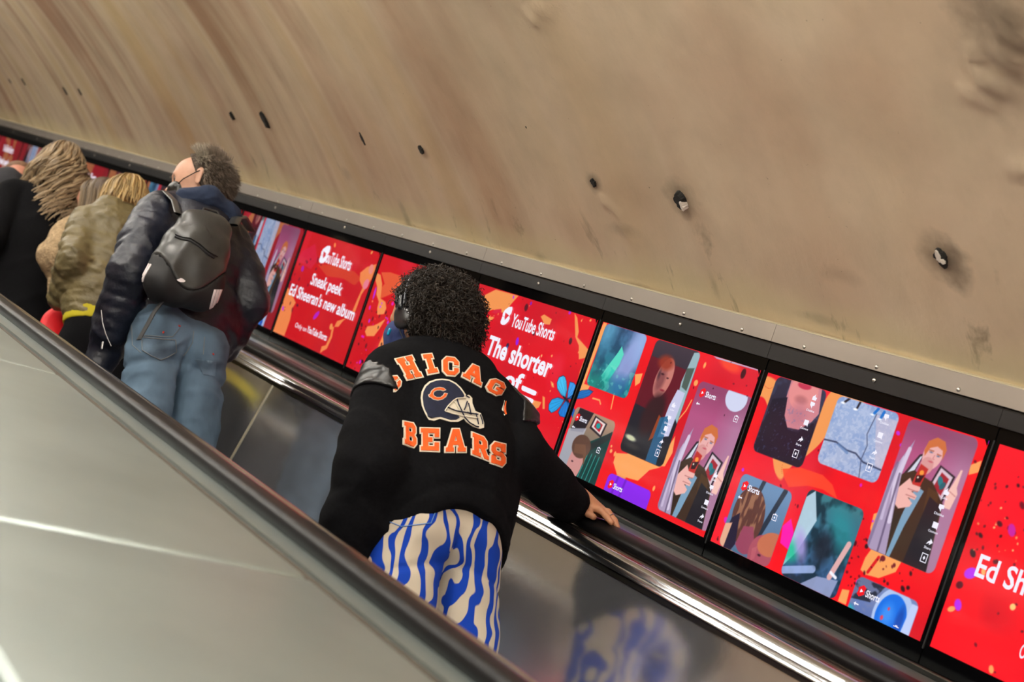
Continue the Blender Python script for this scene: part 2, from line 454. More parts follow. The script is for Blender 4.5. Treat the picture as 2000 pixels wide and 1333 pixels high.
prism('plinth', [(2.594, -.470), (2.594, -.4215), (2.607, -.4215), (2.607, -.470)], SA, SB, M['blackstrip'], rb)
prism('bright_bead', [(2.590, -.4212), (2.590, -.4188), (2.5925, -.4172), (2.607, -.4172), (2.607, -.4212)], SA, SB, M['guide'], rb)
hr = prism('handrail', P_HAND, SA, SB, M['rubber'], None, deg=60)
tag(hr, 'black rubber handrail under the resting hand, running below the screens', 'handrail')

lb = empty('escalator_balustrade', W(.7, -1.7, 2), 'wide grey steel deck and side wall between two escalators in the foreground', 'escalator')
balustrade(lb, True, 0., phase=2.3)
balustrade(lb, False, -2.015, phase=.3)      # inner side facing the middle escalator
dj = [-2.4, -1.0, .37, 1.742, 3.114, 4.486, 5.858, 7.23, 8.6, 9.97, 11.34, 12.7, SB]
P_DL = [(.415, -.46), (.415, -.440), (.424, -.4325), (.60, -.4300), (.78, -.4300), (.962, -.4304), (.9645, -.4325), (.9650, -.441), (.9655, -.46)]
for a_, b_ in zip(dj, dj[1:]):
    prism('deck_plate', P_DL, a_ + .0012, b_ - .0012, M['deck'], lb, dome=.022)
prism('groove', [(.962, -.452), (.962, -.4365), (.993, -.4365), (.993, -.452)], SA, SB, M['seal'], lb)
prism('side_plate', [(.9895, -.46), (.9895, -.4305), (1.0365, -.4305), (1.0365, -.436), (1.06, -.436), (1.06, -.46)], SA, SB, M['deck'], lb)
hl = prism('handrail', mir(P_HAND), SA, SB, M['rubber'], None, deg=60)
tag(hl, 'black rubber handrail beside the wide grey deck in the foreground', 'handrail')
hm = prism('handrail', [(x - 2.015, h) for x, h in P_HAND], SA, SB, M['rubber'], None, deg=60)
tag(hm, 'black rubber handrail on the near side of the grey deck', 'handrail')

# steps: nosing line at h = NH
NH = -1.285
RISE, RUN = .2, .2 / math.tan(math.radians(30))
def nose_z(y): return (y - NH * -S30) * math.tan(math.radians(30)) + NH * C30 - .0 + Z0 if False else ((y + NH * S30) / C30) * S30 + NH * C30 + Z0
STEP_Y0 = 2.93 - .20
def tread_z(y):
    k = math.floor((y - STEP_Y0) / RUN + 1e-6)
    return nose_z(STEP_Y0 + k * RUN)
def make_step(k, xc, lab, grp):
    y0 = STEP_Y0 + k * RUN; z = nose_z(y0); x0, x1 = xc - .31, xc + .31
    root = empty('escalator_step', Vector((xc, y0 + .2, z - .2)), lab, 'step', grp)
    bm = bmesh.new()
    def box(a, b):
        vs = [bm.verts.new((x, y, zz)) for x in (a[0], b[0]) for y in (a[1], b[1]) for zz in (a[2], b[2])]
        for f in ((0, 1, 3, 2), (4, 6, 7, 5), (0, 4, 5, 1), (2, 3, 7, 6), (0, 2, 6, 4), (1, 5, 7, 3)): bm.faces.new([vs[i] for i in f])
    box((x0, y0, z - .02), (x1, y0 + RUN - .006, z - .008))
    n = 38
    for i in range(n):
        xx = x0 + (x1 - x0) * (i + .2) / n
        box((xx, y0, z - .008), (xx + .008, y0 + RUN - .008, z))
    bmesh.ops.recalc_face_normals(bm, faces=bm.faces)
    me = bpy.data.meshes.new('tread'); bm.to_mesh(me); bm.free(); link('tread', me, M['step'], root, False)
    bm = bmesh.new(); box((x0, y0 + .002, z - .2), (x1, y0 + .02, z - .021)); bmesh.ops.recalc_face_normals(bm, faces=bm.faces)
    me = bpy.data.meshes.new('riser'); bm.to_mesh(me); bm.free(); link('riser', me, M['step'], root, False)
for k in range(-7, 14):
    make_step(k, EC, 'ribbed grey metal escalator step between the two side walls, mostly hidden by riders', 'steps of the escalator carrying the riders')

# the far half of the escalator bank, seen only as reflections
CC = -.32
for k in range(-7, 14):
    make_step(k, CC, 'ribbed grey metal step of the middle escalator, left of the grey deck', 'steps of the middle escalator')
lb2 = empty('escalator_balustrade', W(-1.3, -1.7, 2), 'steel deck and side wall left of the middle escalator', 'escalator')
balustrade(lb2, True, -2.015, phase=.3)
prism('deck_plate', [(-1.62, -.46), (-1.62, -.436), (-1.61, -.431), (-1.01, -.431), (-1.0, -.436), (-1.0, -.46)], SA, SB, M['deck'], lb2)
hm2 = prism('handrail', [(x - 2.015, h) for x, h in mir(P_HAND)], SA, SB, M['rubber'], None, deg=60); tag(hm2, 'black rubber handrail left of the middle escalator', 'handrail')
EL = 2 * -.3 - 1.695 - .02
for k in range(-7, 14):
    make_step(k, EL, 'ribbed grey metal step of the escalator by the left tunnel wall', 'steps of the left escalator')
lb3 = empty('escalator_balustrade', W(EL - .6, -1.7, 2), 'steel side walls of the escalator by the left tunnel wall', 'escalator')
sh3 = EL - EC
prism('inner_panel', [(x + sh3, h) for x, h in [(1.995, -1.42), (2.193, -.44), (2.30, -.44), (2.30, -1.42)]], SA, SB, M['panel'], lb3)
prism('inner_panel', mir([(x + sh3, h) for x, h in [(1.995, -1.42), (2.193, -.44), (2.30, -.44), (2.30, -1.42)]], EL), SA, SB, M['panel'], lb3)
prism('deck_plate', [(-3.26, -.46), (-3.26, -.432), (-2.90, -.432), (-2.90, -.46)], SA, SB, M['deck'], lb3)
for s_ in (-1,):
    o = prism('trim_%d' % ti, [(-3.20, .174), (-3.20, .2215), (-3.26, .2245), (-3.30, .2245), (-3.30, .174)], SA, SB, M['trim']); tag(o, kind='structure'); ti += 1
    o = prism('trim_%d' % ti, [(-3.22, -.46), (-3.20, .175), (-3.30, .175), (-3.30, -.46)], SA, SB, M['blackmatt']); tag(o, kind='structure'); ti += 1
# ================================================================== digital screens
KP = .7465; SN0 = 1.998; SWD = .718; HB = -.370; HT = .0937; SHT = HT - HB
def vnoise(U, V, f, seed, octaves=3):
    rg = np.random.RandomState(seed); out = np.zeros_like(U); amp = 1.; tot = 0.
    for o in range(octaves):
        g = rg.rand(64, 64)
        x = (U * f) % 63; y = (V * f) % 63
        xi = np.floor(x).astype(int); yi = np.floor(y).astype(int); fx = x - xi; fy = y - yi
        fx = fx * fx * (3 - 2 * fx); fy = fy * fy * (3 - 2 * fy)
        x2 = (xi + 1) % 64; y2 = (yi + 1) % 64
        out += amp * ((g[xi, yi] * (1 - fx) + g[x2, yi] * fx) * (1 - fy) + (g[xi, y2] * (1 - fx) + g[x2, y2] * fx) * fy)
        tot += amp; amp *= .5; f *= 2.03
    return out / tot
class Canvas:
    """picture content shown by one display: colours on a fine grid, u rightwards and v upwards in metres"""
    def __init__(s, k, nu=440, nv=286):
        s.k = k; s.near = SN0 + KP * k; s.far = s.near + SWD; s.nu, s.nv = nu, nv
        s.U, s.V = np.meshgrid(np.linspace(0, SWD, nu + 1), np.linspace(0, SHT, nv + 1), indexing='ij')
        s.C = np.zeros(s.U.shape + (3,)); s.soft = SWD / nu * .8
    def tr(s, px, py):
        ss, h = sh(px, py, XS - .003); return s.far - ss, h - HB
    def comp(s, a, col):
        col = np.asarray(col, float); a = np.clip(a, 0, 1)[..., None]
        s.C = s.C * (1 - a) + col * a
    def cov(s, d): return .5 - d / (2 * s.soft)
    def ell(s, c, ru, rv, col, rot=0., al=1., soft=None, mask=None):
        du, dv = s.U - c[0], s.V - c[1]; t = math.radians(rot)
        a, b = du * math.cos(t) + dv * math.sin(t), -du * math.sin(t) + dv * math.cos(t)
        q = np.sqrt((a / ru) ** 2 + (b / rv) ** 2)
        m = np.clip((1 - q) / soft, 0, 1) if soft else np.clip(s.cov((q - 1) * min(ru, rv)), 0, 1)
        if mask is not None: m = m * mask
        s.comp(m * al, col)
    def polym(s, P):
        P = [tuple(p) for p in P]; ins = np.zeros(s.U.shape, bool); dist = np.full(s.U.shape, 9.)
        for (x1, y1), (x2, y2) in zip(P, P[1:] + P[:1]):
            if y1 != y2:
                c = ((y1 > s.V) != (y2 > s.V)) & (s.U < (x2 - x1) * (s.V - y1) / (y2 - y1) + x1); ins ^= c
            ex, ey = x2 - x1, y2 - y1; L = ex * ex + ey * ey + 1e-12
            t = np.clip(((s.U - x1) * ex + (s.V - y1) * ey) / L, 0, 1)
            dist = np.minimum(dist, np.hypot(s.U - x1 - t * ex, s.V - y1 - t * ey))
        return np.clip(s.cov(np.where(ins, -dist, dist)), 0, 1)
    def poly(s, P, col, al=1., mask=None, px=False):
        if px: P = [s.tr(*p) for p in P]
        m = s.polym(P)
        if mask is not None: m = m * mask
        s.comp(m * al, col)
    def line(s, P, w, col, al=1., mask=None, px=False):
        if px: P = [s.tr(*p) for p in P]
        dist = np.full(s.U.shape, 9.)
        for (x1, y1), (x2, y2) in zip(P, P[1:]):
            ex, ey = x2 - x1, y2 - y1; L = ex * ex + ey * ey + 1e-12
            t = np.clip(((s.U - x1) * ex + (s.V - y1) * ey) / L, 0, 1)
            dist = np.minimum(dist, np.hypot(s.U - x1 - t * ex, s.V - y1 - t * ey))
        m = np.clip(s.cov(dist - w), 0, 1)
        if mask is not None: m = m * mask
        s.comp(m * al, col)
    def rr(s, u0, v0, u1, v1, r):
        cu, cv = (u0 + u1) / 2, (v0 + v1) / 2; hu, hv = (u1 - u0) / 2 - r, (v1 - v0) / 2 - r
        qx, qy = np.abs(s.U - cu) - hu, np.abs(s.V - cv) - hv
        d = np.hypot(np.maximum(qx, 0), np.maximum(qy, 0)) + np.minimum(np.maximum(qx, qy), 0) - r
        return np.clip(s.cov(d), 0, 1)
    def ground(s, seed, red=(226, 14, 30), orange=(240, 152, 84), thr=.60, mag=.15):
        s.C[:] = red
        n = vnoise(s.U, s.V, 4.2, seed + 3, 3)
        s.comp(np.clip((n - .48) * 3, 0, .55), (192, 10, 34))
        s.comp(np.clip((vnoise(s.U, s.V, 5, seed + 9, 2) - .6) * 3, 0, mag * 3), (236, 60, 84))
        wu = vnoise(s.U, s.V, 6, seed + 1, 2); wv = vnoise(s.U, s.V, 6, seed + 2, 2)
        m = vnoise(s.U + .22 * wu, s.V * .75 + .22 * wv, 5.2, seed, 2)
        s.comp(np.clip((m - thr) * 70 + .5, 0, 1), orange)
        vein = vnoise(s.U + .2 * wv, s.V + .1 * wu, 11, seed + 5, 2)
        s.comp(np.clip((np.abs(vein - .5) < .006).astype(float) * (m > thr + .02), 0, 1) * .8, (214, 60, 40))
    def specks(s, seed, n, box, cols, r=(.0015, .007)):
        rg = random.Random(seed); u0, v0, u1, v1 = box
        for _ in range(n):
            rr_ = rg.uniform(*r) * rg.random() + r[0]
            s.ell((rg.uniform(u0, u1), rg.uniform(v0, v1)), rr_, rr_ * rg.uniform(.8, 1.7), rg.choice(cols), rg.uniform(0, 90), .9)
    # -- pictures inside the cards; a rightwards and b downwards, 0..1
    def card(s, tl, tr_, bl, kind, r=.018):
        if isinstance(tl, tuple) and tl[0] > 3:
            u0, v1 = s.tr(*tl); u1 = s.tr(*tr_)[0]; v0 = s.tr(*bl)[1]
        else: u0, v1, u1, v0 = tl[0], tl[1], tr_[0], bl[1]
        m = s.rr(u0, v0, u1, v1, r); w, h = u1 - u0, v1 - v0
        a, b = (s.U - u0) / w, (v1 - s.V) / h
        hc_ = {0: .20, 1: .40}.get(s.k, .3); T = (lambda y: y) if kind != 'person' else (lambda y: 1.1 if y > .97 else (hc_ + (y - .37) * .62 if y <= .47 else hc_ + .062 + (y - .47) * 1.0))
        P = lambda x, y: (u0 + x * w, v1 - T(y) * h)
        E = lambda x, y, rx, ry, c, rot=0, al=1., soft=None: s.ell(P(x, y), rx * w, ry * w * (.92 if kind == 'person' and y < .5 else 1), c, rot, al, soft, m)
        G = lambda pts, c, al=1.: s.poly([P(*q) for q in pts], c, al, m)
        L = lambda pts, wd, c, al=1.: s.line([P(*q) for q in pts], wd * w, c, al, m)
        def fill(c0, c1, horiz=False):
            t = np.clip(a if horiz else b, 0, 1)[..., None]
            c = np.array(c0, float) * (1 - t) + np.array(c1, float) * t
            mm = m[..., None]; s.C = s.C * (1 - mm) + c * mm
        nz = vnoise(a, b, 6, len(kind) + s.k * 7, 3)
        if kind == 'teal':
            fill((74, 104, 150), (12, 128, 128)); s.comp(m * np.clip((nz - .45) * 3, 0, .7), (26, 60, 90))
            E(.15, .1, .25, .5, (96, 170, 205), -10, .7, .8); E(.78, .45, .3, .75, (150, 160, 215), -18, .9, .6); E(.95, .1, .3, .5, (150, 178, 225), 0, .8, .8)
            G([(.52, .27), (.62, .38), (.60, .55), (.50, .78), (.36, .84), (.28, .80), (.38, .58), (.48, .38)], (88, 214, 190)); G([(.3, .84), (.38, .6), (.55, .66), (.46, .9)], (52, 196, 180), .8)
            E(.2, .95, .6, .25, (18, 130, 120), 0, .7, .7); E(.75, .88, .3, .25, (30, 100, 150), 0, .7, .7)
            s.comp(m * np.clip((vnoise(a, b, 14, 4, 2) - .6) * 4, 0, .35) * (b > .6), (120, 220, 200))
        elif kind == 'face':
            fill((62, 50, 62), (14, 14, 26)); G([(0, .15), (1, .18), (.9, .62), (0, .58)], (104, 14, 32), .9)
            E(.42, .3, .17, .30, (196, 120, 110), -8); E(.37, .33, .12, .25, (120, 62, 66), -8, .8, .6)
            E(.36, .17, .22, .14, (150, 52, 34), 0, .9, .5); E(.30, .28, .05, .12, (60, 34, 46), 0, .8, .8)
            E(.37, .27, .035, .014, (60, 24, 32), 0, .9); E(.50, .29, .025, .012, (60, 24, 32), 0, .9); E(.47, .40, .05, .015, (150, 40, 56), 0, .9)
            E(.44, .62, .24, .40, (50, 22, 28), -16, .95, .35); G([(.58, .60), (.66, .62), (.62, .80), (.54, .84)], (190, 80, 30), .7)
            G([(.86, .02), (1, 0), (1, .62), (.86, .55), (.80, .28)], (150, 178, 186)); G([(.82, .16), (.97, .14), (.96, .34), (.84, .32)], (60, 70, 60), .8)
            G([(.78, .35), (.95, .36), (.92, .74), (.70, .78), (.72, .5)], (196, 196, 226)); G([(.62, .62), (.80, .58), (.86, 1), (.62, 1)], (32, 96, 140), .85)
            E(.16, .87, .16, .05, (206, 210, 170), -4, .95, .5); E(.25, .93, .25, .06, (80, 76, 66), 0, .5, .7)
        elif kind == 'person':                                   # a red-haired person holding up a phone before a pink wall
            fill((186, 78, 128), (150, 96, 128)); s.comp(m * np.clip(a * 1.5 - .7, 0, .6), (176, 140, 170)); s.comp(m * np.clip(.25 - b, 0, .2) * 3, (120, 60, 90))
            G([(.30, .42), (.36, .40), (.28, .66), (.16, .62)], (44, 30, 44)); G([(.32, .44), (.345, .43), (.28, .62), (.21, .6)], (206, 212, 226))
            G([(.62, .46), (.86, .51), (.80, .73), (.54, .67)], (38, 28, 40)); G([(.64, .48), (.83, .52), (.78, .71), (.57, .655)], (214, 190, 204)); G([(.67, .51), (.79, .54), (.755, .67), (.62, .63)], (160, 34, 48)); E(.69, .575, .035, .06, (24, 120, 130), 30); E(.735, .60, .03, .05, (20, 96, 110), -30)
            G([(.14, .62), (.30, .56), (.60, .60), (.82, .72), (.92, 1.), (.06, 1.), (.10, .8)], (60, 40, 28)); G([(.40, .66), (.52, .68), (.42, .96), (.34, 1.0), (.30, .98), (.34, .85)], (120, 156, 184)); G([(.14, .66), (.34, .62), (.36, .80), (.22, 1.), (.10, .9)], (50, 34, 26)); G([(.56, .64), (.72, .66), (.76, .78), (.60, .82)], (84, 56, 30), .7); G([(.62, .70), (.80, .74), (.92, 1.), (.55, 1.)], (28, 24, 34))
            E(.475, .37, .135, .20, (230, 172, 170), -8); E(.44, .50, .09, .10, (214, 150, 148), 0)
            G([(.34, .36), (.36, .24), (.46, .17), (.58, .19), (.635, .28), (.62, .40), (.585, .30), (.50, .27), (.41, .31), (.37, .42)], (206, 110, 62)); s.comp(m * (nz > .55) * (b < .3) * (np.hypot(a - .49, (b - .24) * .9) < .12) * 0, (236, 160, 100))
            E(.44, .355, .022, .010, (96, 110, 140)); E(.55, .375, .020, .010, (96, 110, 140)); L([(.41, .335), (.47, .335)], .006, (170, 90, 60)); L([(.53, .355), (.585, .36)], .006, (170, 90, 60)); L([(.50, .38), (.49, .42), (.51, .425)], .006, (206, 130, 130)); E(.475, .462, .032, .010, (196, 84, 100))
            G([(.36, .50), (.48, .52), (.44, .70), (.32, .68)], (190, 44, 40)); E(.41, .56, .03, .03, (240, 150, 60)); G([(.35, .59), (.46, .57), (.43, .63), (.36, .64)], (40, 10, 20)); E(.38, .60, .012, .012, (240, 220, 200))
            G([(.14, .82), (.16, .72), (.28, .62), (.34, .66), (.46, .66), (.46, .69), (.36, .71), (.45, .73), (.44, .76), (.34, .76), (.42, .79), (.40, .82), (.26, .86)], (236, 178, 170)); L([(.30, .70), (.44, .70)], .005, (180, 110, 110)); L([(.30, .745), (.43, .745)], .005, (180, 110, 110))
            G([(.86, .56), (.90, .44), (.925, .44), (.925, .58), (.96, .62), (.93, .74), (.84, .74), (.82, .64)], (240, 190, 180)); L([(.85, .62), (.94, .64)], .005, (190, 120, 120))
            G([(.0, .62), (.17, .28), (.15, .62), (.20, .84), (.33, 1.0), (0, 1.0)], (168, 150, 182)); L([(.14, .4), (.10, .7), (.20, .97)], .028, (222, 210, 232), .8); L([(.10, .5), (.05, .75), (.08, .97)], .02, (206, 192, 220), .7); L([(.04, .55), (.02, 1.)], .02, (120, 104, 140), .7); L([(.12, .62), (.19, 1)], .014, (96, 80, 112), .8)
        elif kind == 'shirt':
            fill((46, 40, 62), (16, 20, 44)); s.comp(m * np.clip((nz - .5) * 4, 0, .5), (60, 70, 100))
            G([(.28, -.1), (.86, -.1), (.98, .3), (.9, .42), (.72, .56), (.50, .58), (.36, .44), (.30, .28)], (206, 130, 140)); E(.58, .10, .27, .26, (226, 140, 140)); E(.58, .20, .16, .08, (150, 80, 84), 0, .5, .6); E(.56, .02, .13, .05, (196, 50, 80)); E(.62, .38, .22, .25, (180, 112, 130), 0, .6, .7)
            G([(.05, .3), (.32, .22), (.38, .45), (.52, .60), (.72, .60), (.94, .42), (1, .5), (1, 1), (0, 1)], (14, 18, 40)); s.comp(m * np.clip((vnoise(a, b, 30, 8, 2) - .72) * 6, 0, .3) * (b > .3), (90, 110, 160))
        elif kind == 'street':
            fill((150, 172, 214), (170, 180, 210)); s.comp(m * np.clip((nz - .45) * 3, 0, .5), (120, 146, 200)); s.comp(m * np.clip((vnoise(a, b, 30, 3, 2) - .5) * 3, 0, .35), (210, 214, 232)); G([(.65, .1), (1, .1), (1, .8), (.9, .8)], (206, 190, 206), .6)
            L([(0, .66), (.2, .64), (.4, .70), (.55, .70), (.7, .78), (1, .80)], .010, (60, 66, 96)); L([(.66, .1), (.62, .4), (.68, .55), (.66, .75), (.72, 1)], .007, (84, 90, 120)); L([(.25, .66), (.42, .73)], .02, (100, 130, 180), .7)
            L([(.18, 0), (.12, .07)], .016, (40, 34, 46)); L([(.36, 0), (.34, .10)], .016, (40, 34, 46)); E(.10, .085, .035, .014, (250, 250, 255)); E(.32, .12, .035, .014, (250, 250, 255)); L([(.66, .02), (.62, .10)], .02, (20, 110, 200)); L([(.76, .04), (.74, .13)], .02, (20, 110, 200)); E(.60, .12, .03, .012, (250, 250, 255)); E(.73, .15, .03, .012, (250, 250, 255))
        elif kind == 'couple':
            fill((104, 140, 180), (84, 108, 140)); L([(.44, 0), (.36, .4)], .035, (34, 46, 66)); L([(.86, .02), (.62, .8)], .04, (30, 42, 62)); L([(.6, .72), (.9, .78)], .05, (34, 46, 66))
            E(.36, .50, .30, .40, (92, 52, 46), 10); s.comp(m * np.clip((vnoise(a * 3, b * .8, 8, 9, 2) - .45) * 4, 0, .7) * (np.hypot((a - .36) / .3, (b - .46) / .3) < 1), (176, 124, 92)); G([(.08, .6), (.2, .5), (.3, .9), (.2, 1.1), (0, 1.1)], (34, 24, 50)); G([(.0, .7), (.12, .66), (.1, 1.1), (-.1, 1.1)], (226, 170, 140))
            G([(.34, .64), (.52, .60), (.60, .74), (.64, .80), (.58, .86), (.58, .95), (.44, 1.), (.30, .9)], (150, 66, 92)); E(.82, .92, .24, .30, (170, 78, 96), 25); E(.92, .72, .24, .16, (196, 110, 80), 15); E(.78, .90, .03, .015, (60, 24, 40)); G([(.62, .86), (.70, .80), (.72, .96), (.66, 1.02)], (184, 90, 104)); G([(.3, .95), (.6, 1.), (.6, 1.1), (.3, 1.1)], (70, 110, 140))
        elif kind == 'blur':
            fill((60, 120, 130), (50, 80, 130)); s.comp(m * np.clip((nz - .4) * 4, 0, .8), (12, 36, 50)); G([(0, .1), (.12, 0), (.3, .3), (.15, .7), (0, .9)], (190, 216, 232), .9); E(.05, .72, .25, .2, (20, 190, 140), 30, .8, .7); E(.18, .62, .14, .3, (176, 150, 220), 30, .8, .7)
            E(.75, .3, .25, .5, (40, 140, 150), 40, .8, .7); L([(.0, .95), (.5, .80)], .05, (170, 190, 240), .8); G([(.35, 1.02), (.6, .85), (.95, .8), (.9, 1.1), (.3, 1.1)], (150, 160, 200), .9); L([(.93, .4), (.80, .8)], .04, (220, 170, 170)); E(.55, .55, .2, .3, (24, 30, 44), 0, .8, .6); L([(.8, .75), (.9, .78)], .02, (240, 240, 250))
        elif kind == 'blue':
            fill((120, 140, 190), (90, 110, 170)); G([(0, 0), (.45, 0), (.3, .5), (0, .6)], (40, 44, 62)); s.comp(m * np.clip((nz - .5) * 5, 0, .8) * (a < .45), (120, 130, 170)); E(.68, .62, .30, .36, (176, 196, 236)); E(.66, .64, .235, .29, (20, 110, 226)); E(.60, .60, .14, .2, (70, 150, 245), 0, .8, .7); E(.80, .62, .08, .24, (10, 60, 160), 0, .7, .6)
            E(.60, .45, .016, .02, (230, 60, 80)); E(.54, .72, .022, .03, (230, 60, 80)); E(.78, .98, .05, .03, (230, 70, 70)); E(.02, .9, .12, .1, (30, 170, 180), 0, .9, .6); G([(.9, .1), (1, .1), (1, 1), (.86, 1)], (190, 205, 245))
        elif kind == 'purple':
            fill((140, 34, 236), (122, 24, 214)); L([(.22, 0), (.16, 1)], .022, (96, 20, 180), .6); L([(.40, 0), (.33, 1)], .022, (96, 20, 180), .6); L([(.55, 1.05), (1.0, .45)], .035, (90, 24, 170), .55)
        elif kind == 'selfie':
            fill((176, 136, 112), (20, 60, 64)); G([(.1, 0), (.45, 0), (.35, .26), (.05, .3)], (36, 26, 34)); G([(-.1, .3), (.4, .2), (.25, 1), (-.1, 1)], (176, 176, 190), .8); G([(.38, .42), (1, .12), (1, 1), (.3, 1)], (8, 56, 54)); G([(.42, .46), (.98, .12), (1, .2), (.5, .52)], (30, 40, 42))
            for q in range(4): L([(.62 + q * .09, .45), (.52 + q * .10, .98)], .006, (60, 200, 190), .8)
            G([(.50, .02), (.82, .06), (.78, .24), (.46, .18)], (36, 26, 34)); G([(.53, .04), (.78, .07), (.75, .21), (.50, .16)], (230, 210, 206)); G([(.57, .06), (.73, .09), (.71, .185), (.55, .15)], (170, 30, 46)); E(.64, .12, .05, .04, (20, 150, 150))
            E(.40, .62, .17, .32, (200, 140, 136), -6); E(.42, .42, .22, .17, (92, 62, 50)); G([(.26, .42), (.50, .38), (.60, .5), (.60, .62), (.52, .5), (.30, .52)], (110, 74, 56)); E(.33, .62, .025, .012, (70, 40, 50)); L([(.28, .80), (.38, .80)], .010, (150, 60, 76)); G([(.02, .86), (.3, .92), (.6, .8), (.66, 1.1), (-.1, 1.1)], (20, 24, 44))
        return u0, v0, w, h
    def butterfly(s, px=True):
        lt, md, dk = (70, 190, 240), (16, 120, 210), (8, 30, 70)
        o = (900, 540); q = lambda P: [(o[0] + x / 3.703, o[1] + y / 3.703) for x, y in P]
        for P, c in (([(738, 715), (706, 728), (690, 770), (694, 815), (722, 860), (752, 885), (766, 830), (762, 760), (752, 726)], lt), ([(786, 760), (815, 768), (838, 800), (826, 848), (795, 880), (766, 884), (772, 815)], (60, 150, 230)),
                     ([(748, 890), (700, 874), (655, 888), (632, 925), (630, 968), (652, 990), (690, 970), (728, 930)], (40, 160, 226)), ([(756, 896), (722, 940), (700, 985), (712, 1012), (745, 1022), (782, 1010), (800, 965), (785, 915)], md),
                     ([(770, 886), (820, 845), (870, 824), (925, 818), (956, 832), (925, 866), (880, 884), (825, 888)], (24, 110, 190)), ([(786, 912), (815, 950), (832, 1000), (832, 1055), (812, 1050), (795, 1000)], (20, 90, 180))):
            s.poly(q(P), dk, px=True); cx = sum(p[0] for p in P) / len(P); cy = sum(p[1] for p in P) / len(P)
            s.poly(q([(cx + (x - cx) * .93, cy + (y - cy) * .93) for x, y in P]), c, px=True)
            for x, y in P: s.line(q([(757, 890), (cx + (x - cx) * .85, cy + (y - cy) * .85)]), .0004, dk, .45, px=True)
        s.line(q([(740, 872), (765, 895), (775, 905)]), .003, (10, 16, 36), px=True)
    def note(s, P): s.poly(P, (250, 240, 246), px=True)

def display_material():
    t = NT('display_pixels'); b = t.b
    at_ = t.n('ShaderNodeAttribute', attribute_name='Col')
    b.inputs['Base Color'].default_value = (.01, .01, .01, 1)
    b.inputs['Roughness'].default_value = .09; b.inputs['Specular IOR Level'].default_value = .3
    t.l(at_, 'Color', b, 'Emission Color'); b.inputs['Emission Strength'].default_value = SCREEN
    return t.m
SCREEN = 1.05
M['display'] = display_material()
M['white_lit'] = mat('lit_white_lettering', (.01, .01, .01, 1), .2, emis=(srgb(238, 236, 250), SCREEN))
M['red_lit'] = mat('lit_red_mark', (.01, .01, .01, 1), .2, emis=(srgb(240, 10, 30), SCREEN))

def text_mesh(txt, bold=0.):
    cu = bpy.data.curves.new('lettering', 'FONT'); cu.body = txt; cu.size = 1; cu.resolution_u = 3; cu.offset = bold
    ob = bpy.data.objects.new('lettering', cu); COL.objects.link(ob)
    dg = bpy.context.evaluated_depsgraph_get(); dg.update()
    me = ob.evaluated_get(dg).to_mesh()
    V = np.array([v.co[:] for v in me.vertices]); T = [tuple(p.vertices) for p in me.polygons]
    ob.to_mesh_clear(); bpy.data.objects.remove(ob); bpy.data.curves.remove(cu)
    return V, T
class Lettering:
    def __init__(s, cv): s.cv = cv; s.V = []; s.F = []; s.G = []
    def cut(s, nm='lettering'):
        """close the current piece"""
        if s.V: s.G.append((nm, s.V, s.F)); s.V = []; s.F = []
    def text(s, txt, bl, br, tl, bold=.012, caph=.729):
        """fit txt with baseline from bl to br and cap height up to tl; positions (u, v) in the panel or pixels of the photo"""
        if bl[0] > 3: bl, br, tl = s.cv.tr(*bl), s.cv.tr(*br), s.cv.tr(*tl)
        if len(txt) < 9 and (bl[1] < .001 or tl[1] > SHT or br[0] > SWD): return
        V, T = text_mesh(txt, bold); x0, x1 = V[:, 0].min(), V[:, 0].max()
        su = (br[0] - bl[0]) / (x1 - x0); sv = (tl[1] - bl[1]) / caph
        o = len(s.V)
        for x, y, _ in V: s.V.append((bl[0] + (x - x0) * su, bl[1] + y * sv))
        s.F += [tuple(i + o for i in f) for f in T]
        if len(txt) > 6 and txt not in ('Dislike', 'Comment'): s.cut()
    def shape(s, P, px=True):
        if px: P = [s.cv.tr(*p) for p in P]
        if sum(a[0] * b[1] - b[0] * a[1] for a, b in zip(P, P[1:] + P[:1])) < 0: P = P[::-1]
        if any(p[1] < .001 or p[1] > SHT - .001 or p[0] < .001 or p[0] > SWD - .001 for p in P): return
        o = len(s.V); s.V += list(P); s.F.append(tuple(range(o, o + len(P))))
    def build(s, parent, name='lettering', mt=None, lift=.0045):
        s.cut('icons' if name == 'lettering' else name)
        for nm, V, F_ in s.G:
            me = bpy.data.meshes.new(nm)
            me.from_pydata([tuple(W(XS - lift, HB + v, s.cv.far - u)) for u, v in V], [], F_); me.update()
            link(nm, me, mt or M['white_lit'], parent, False)

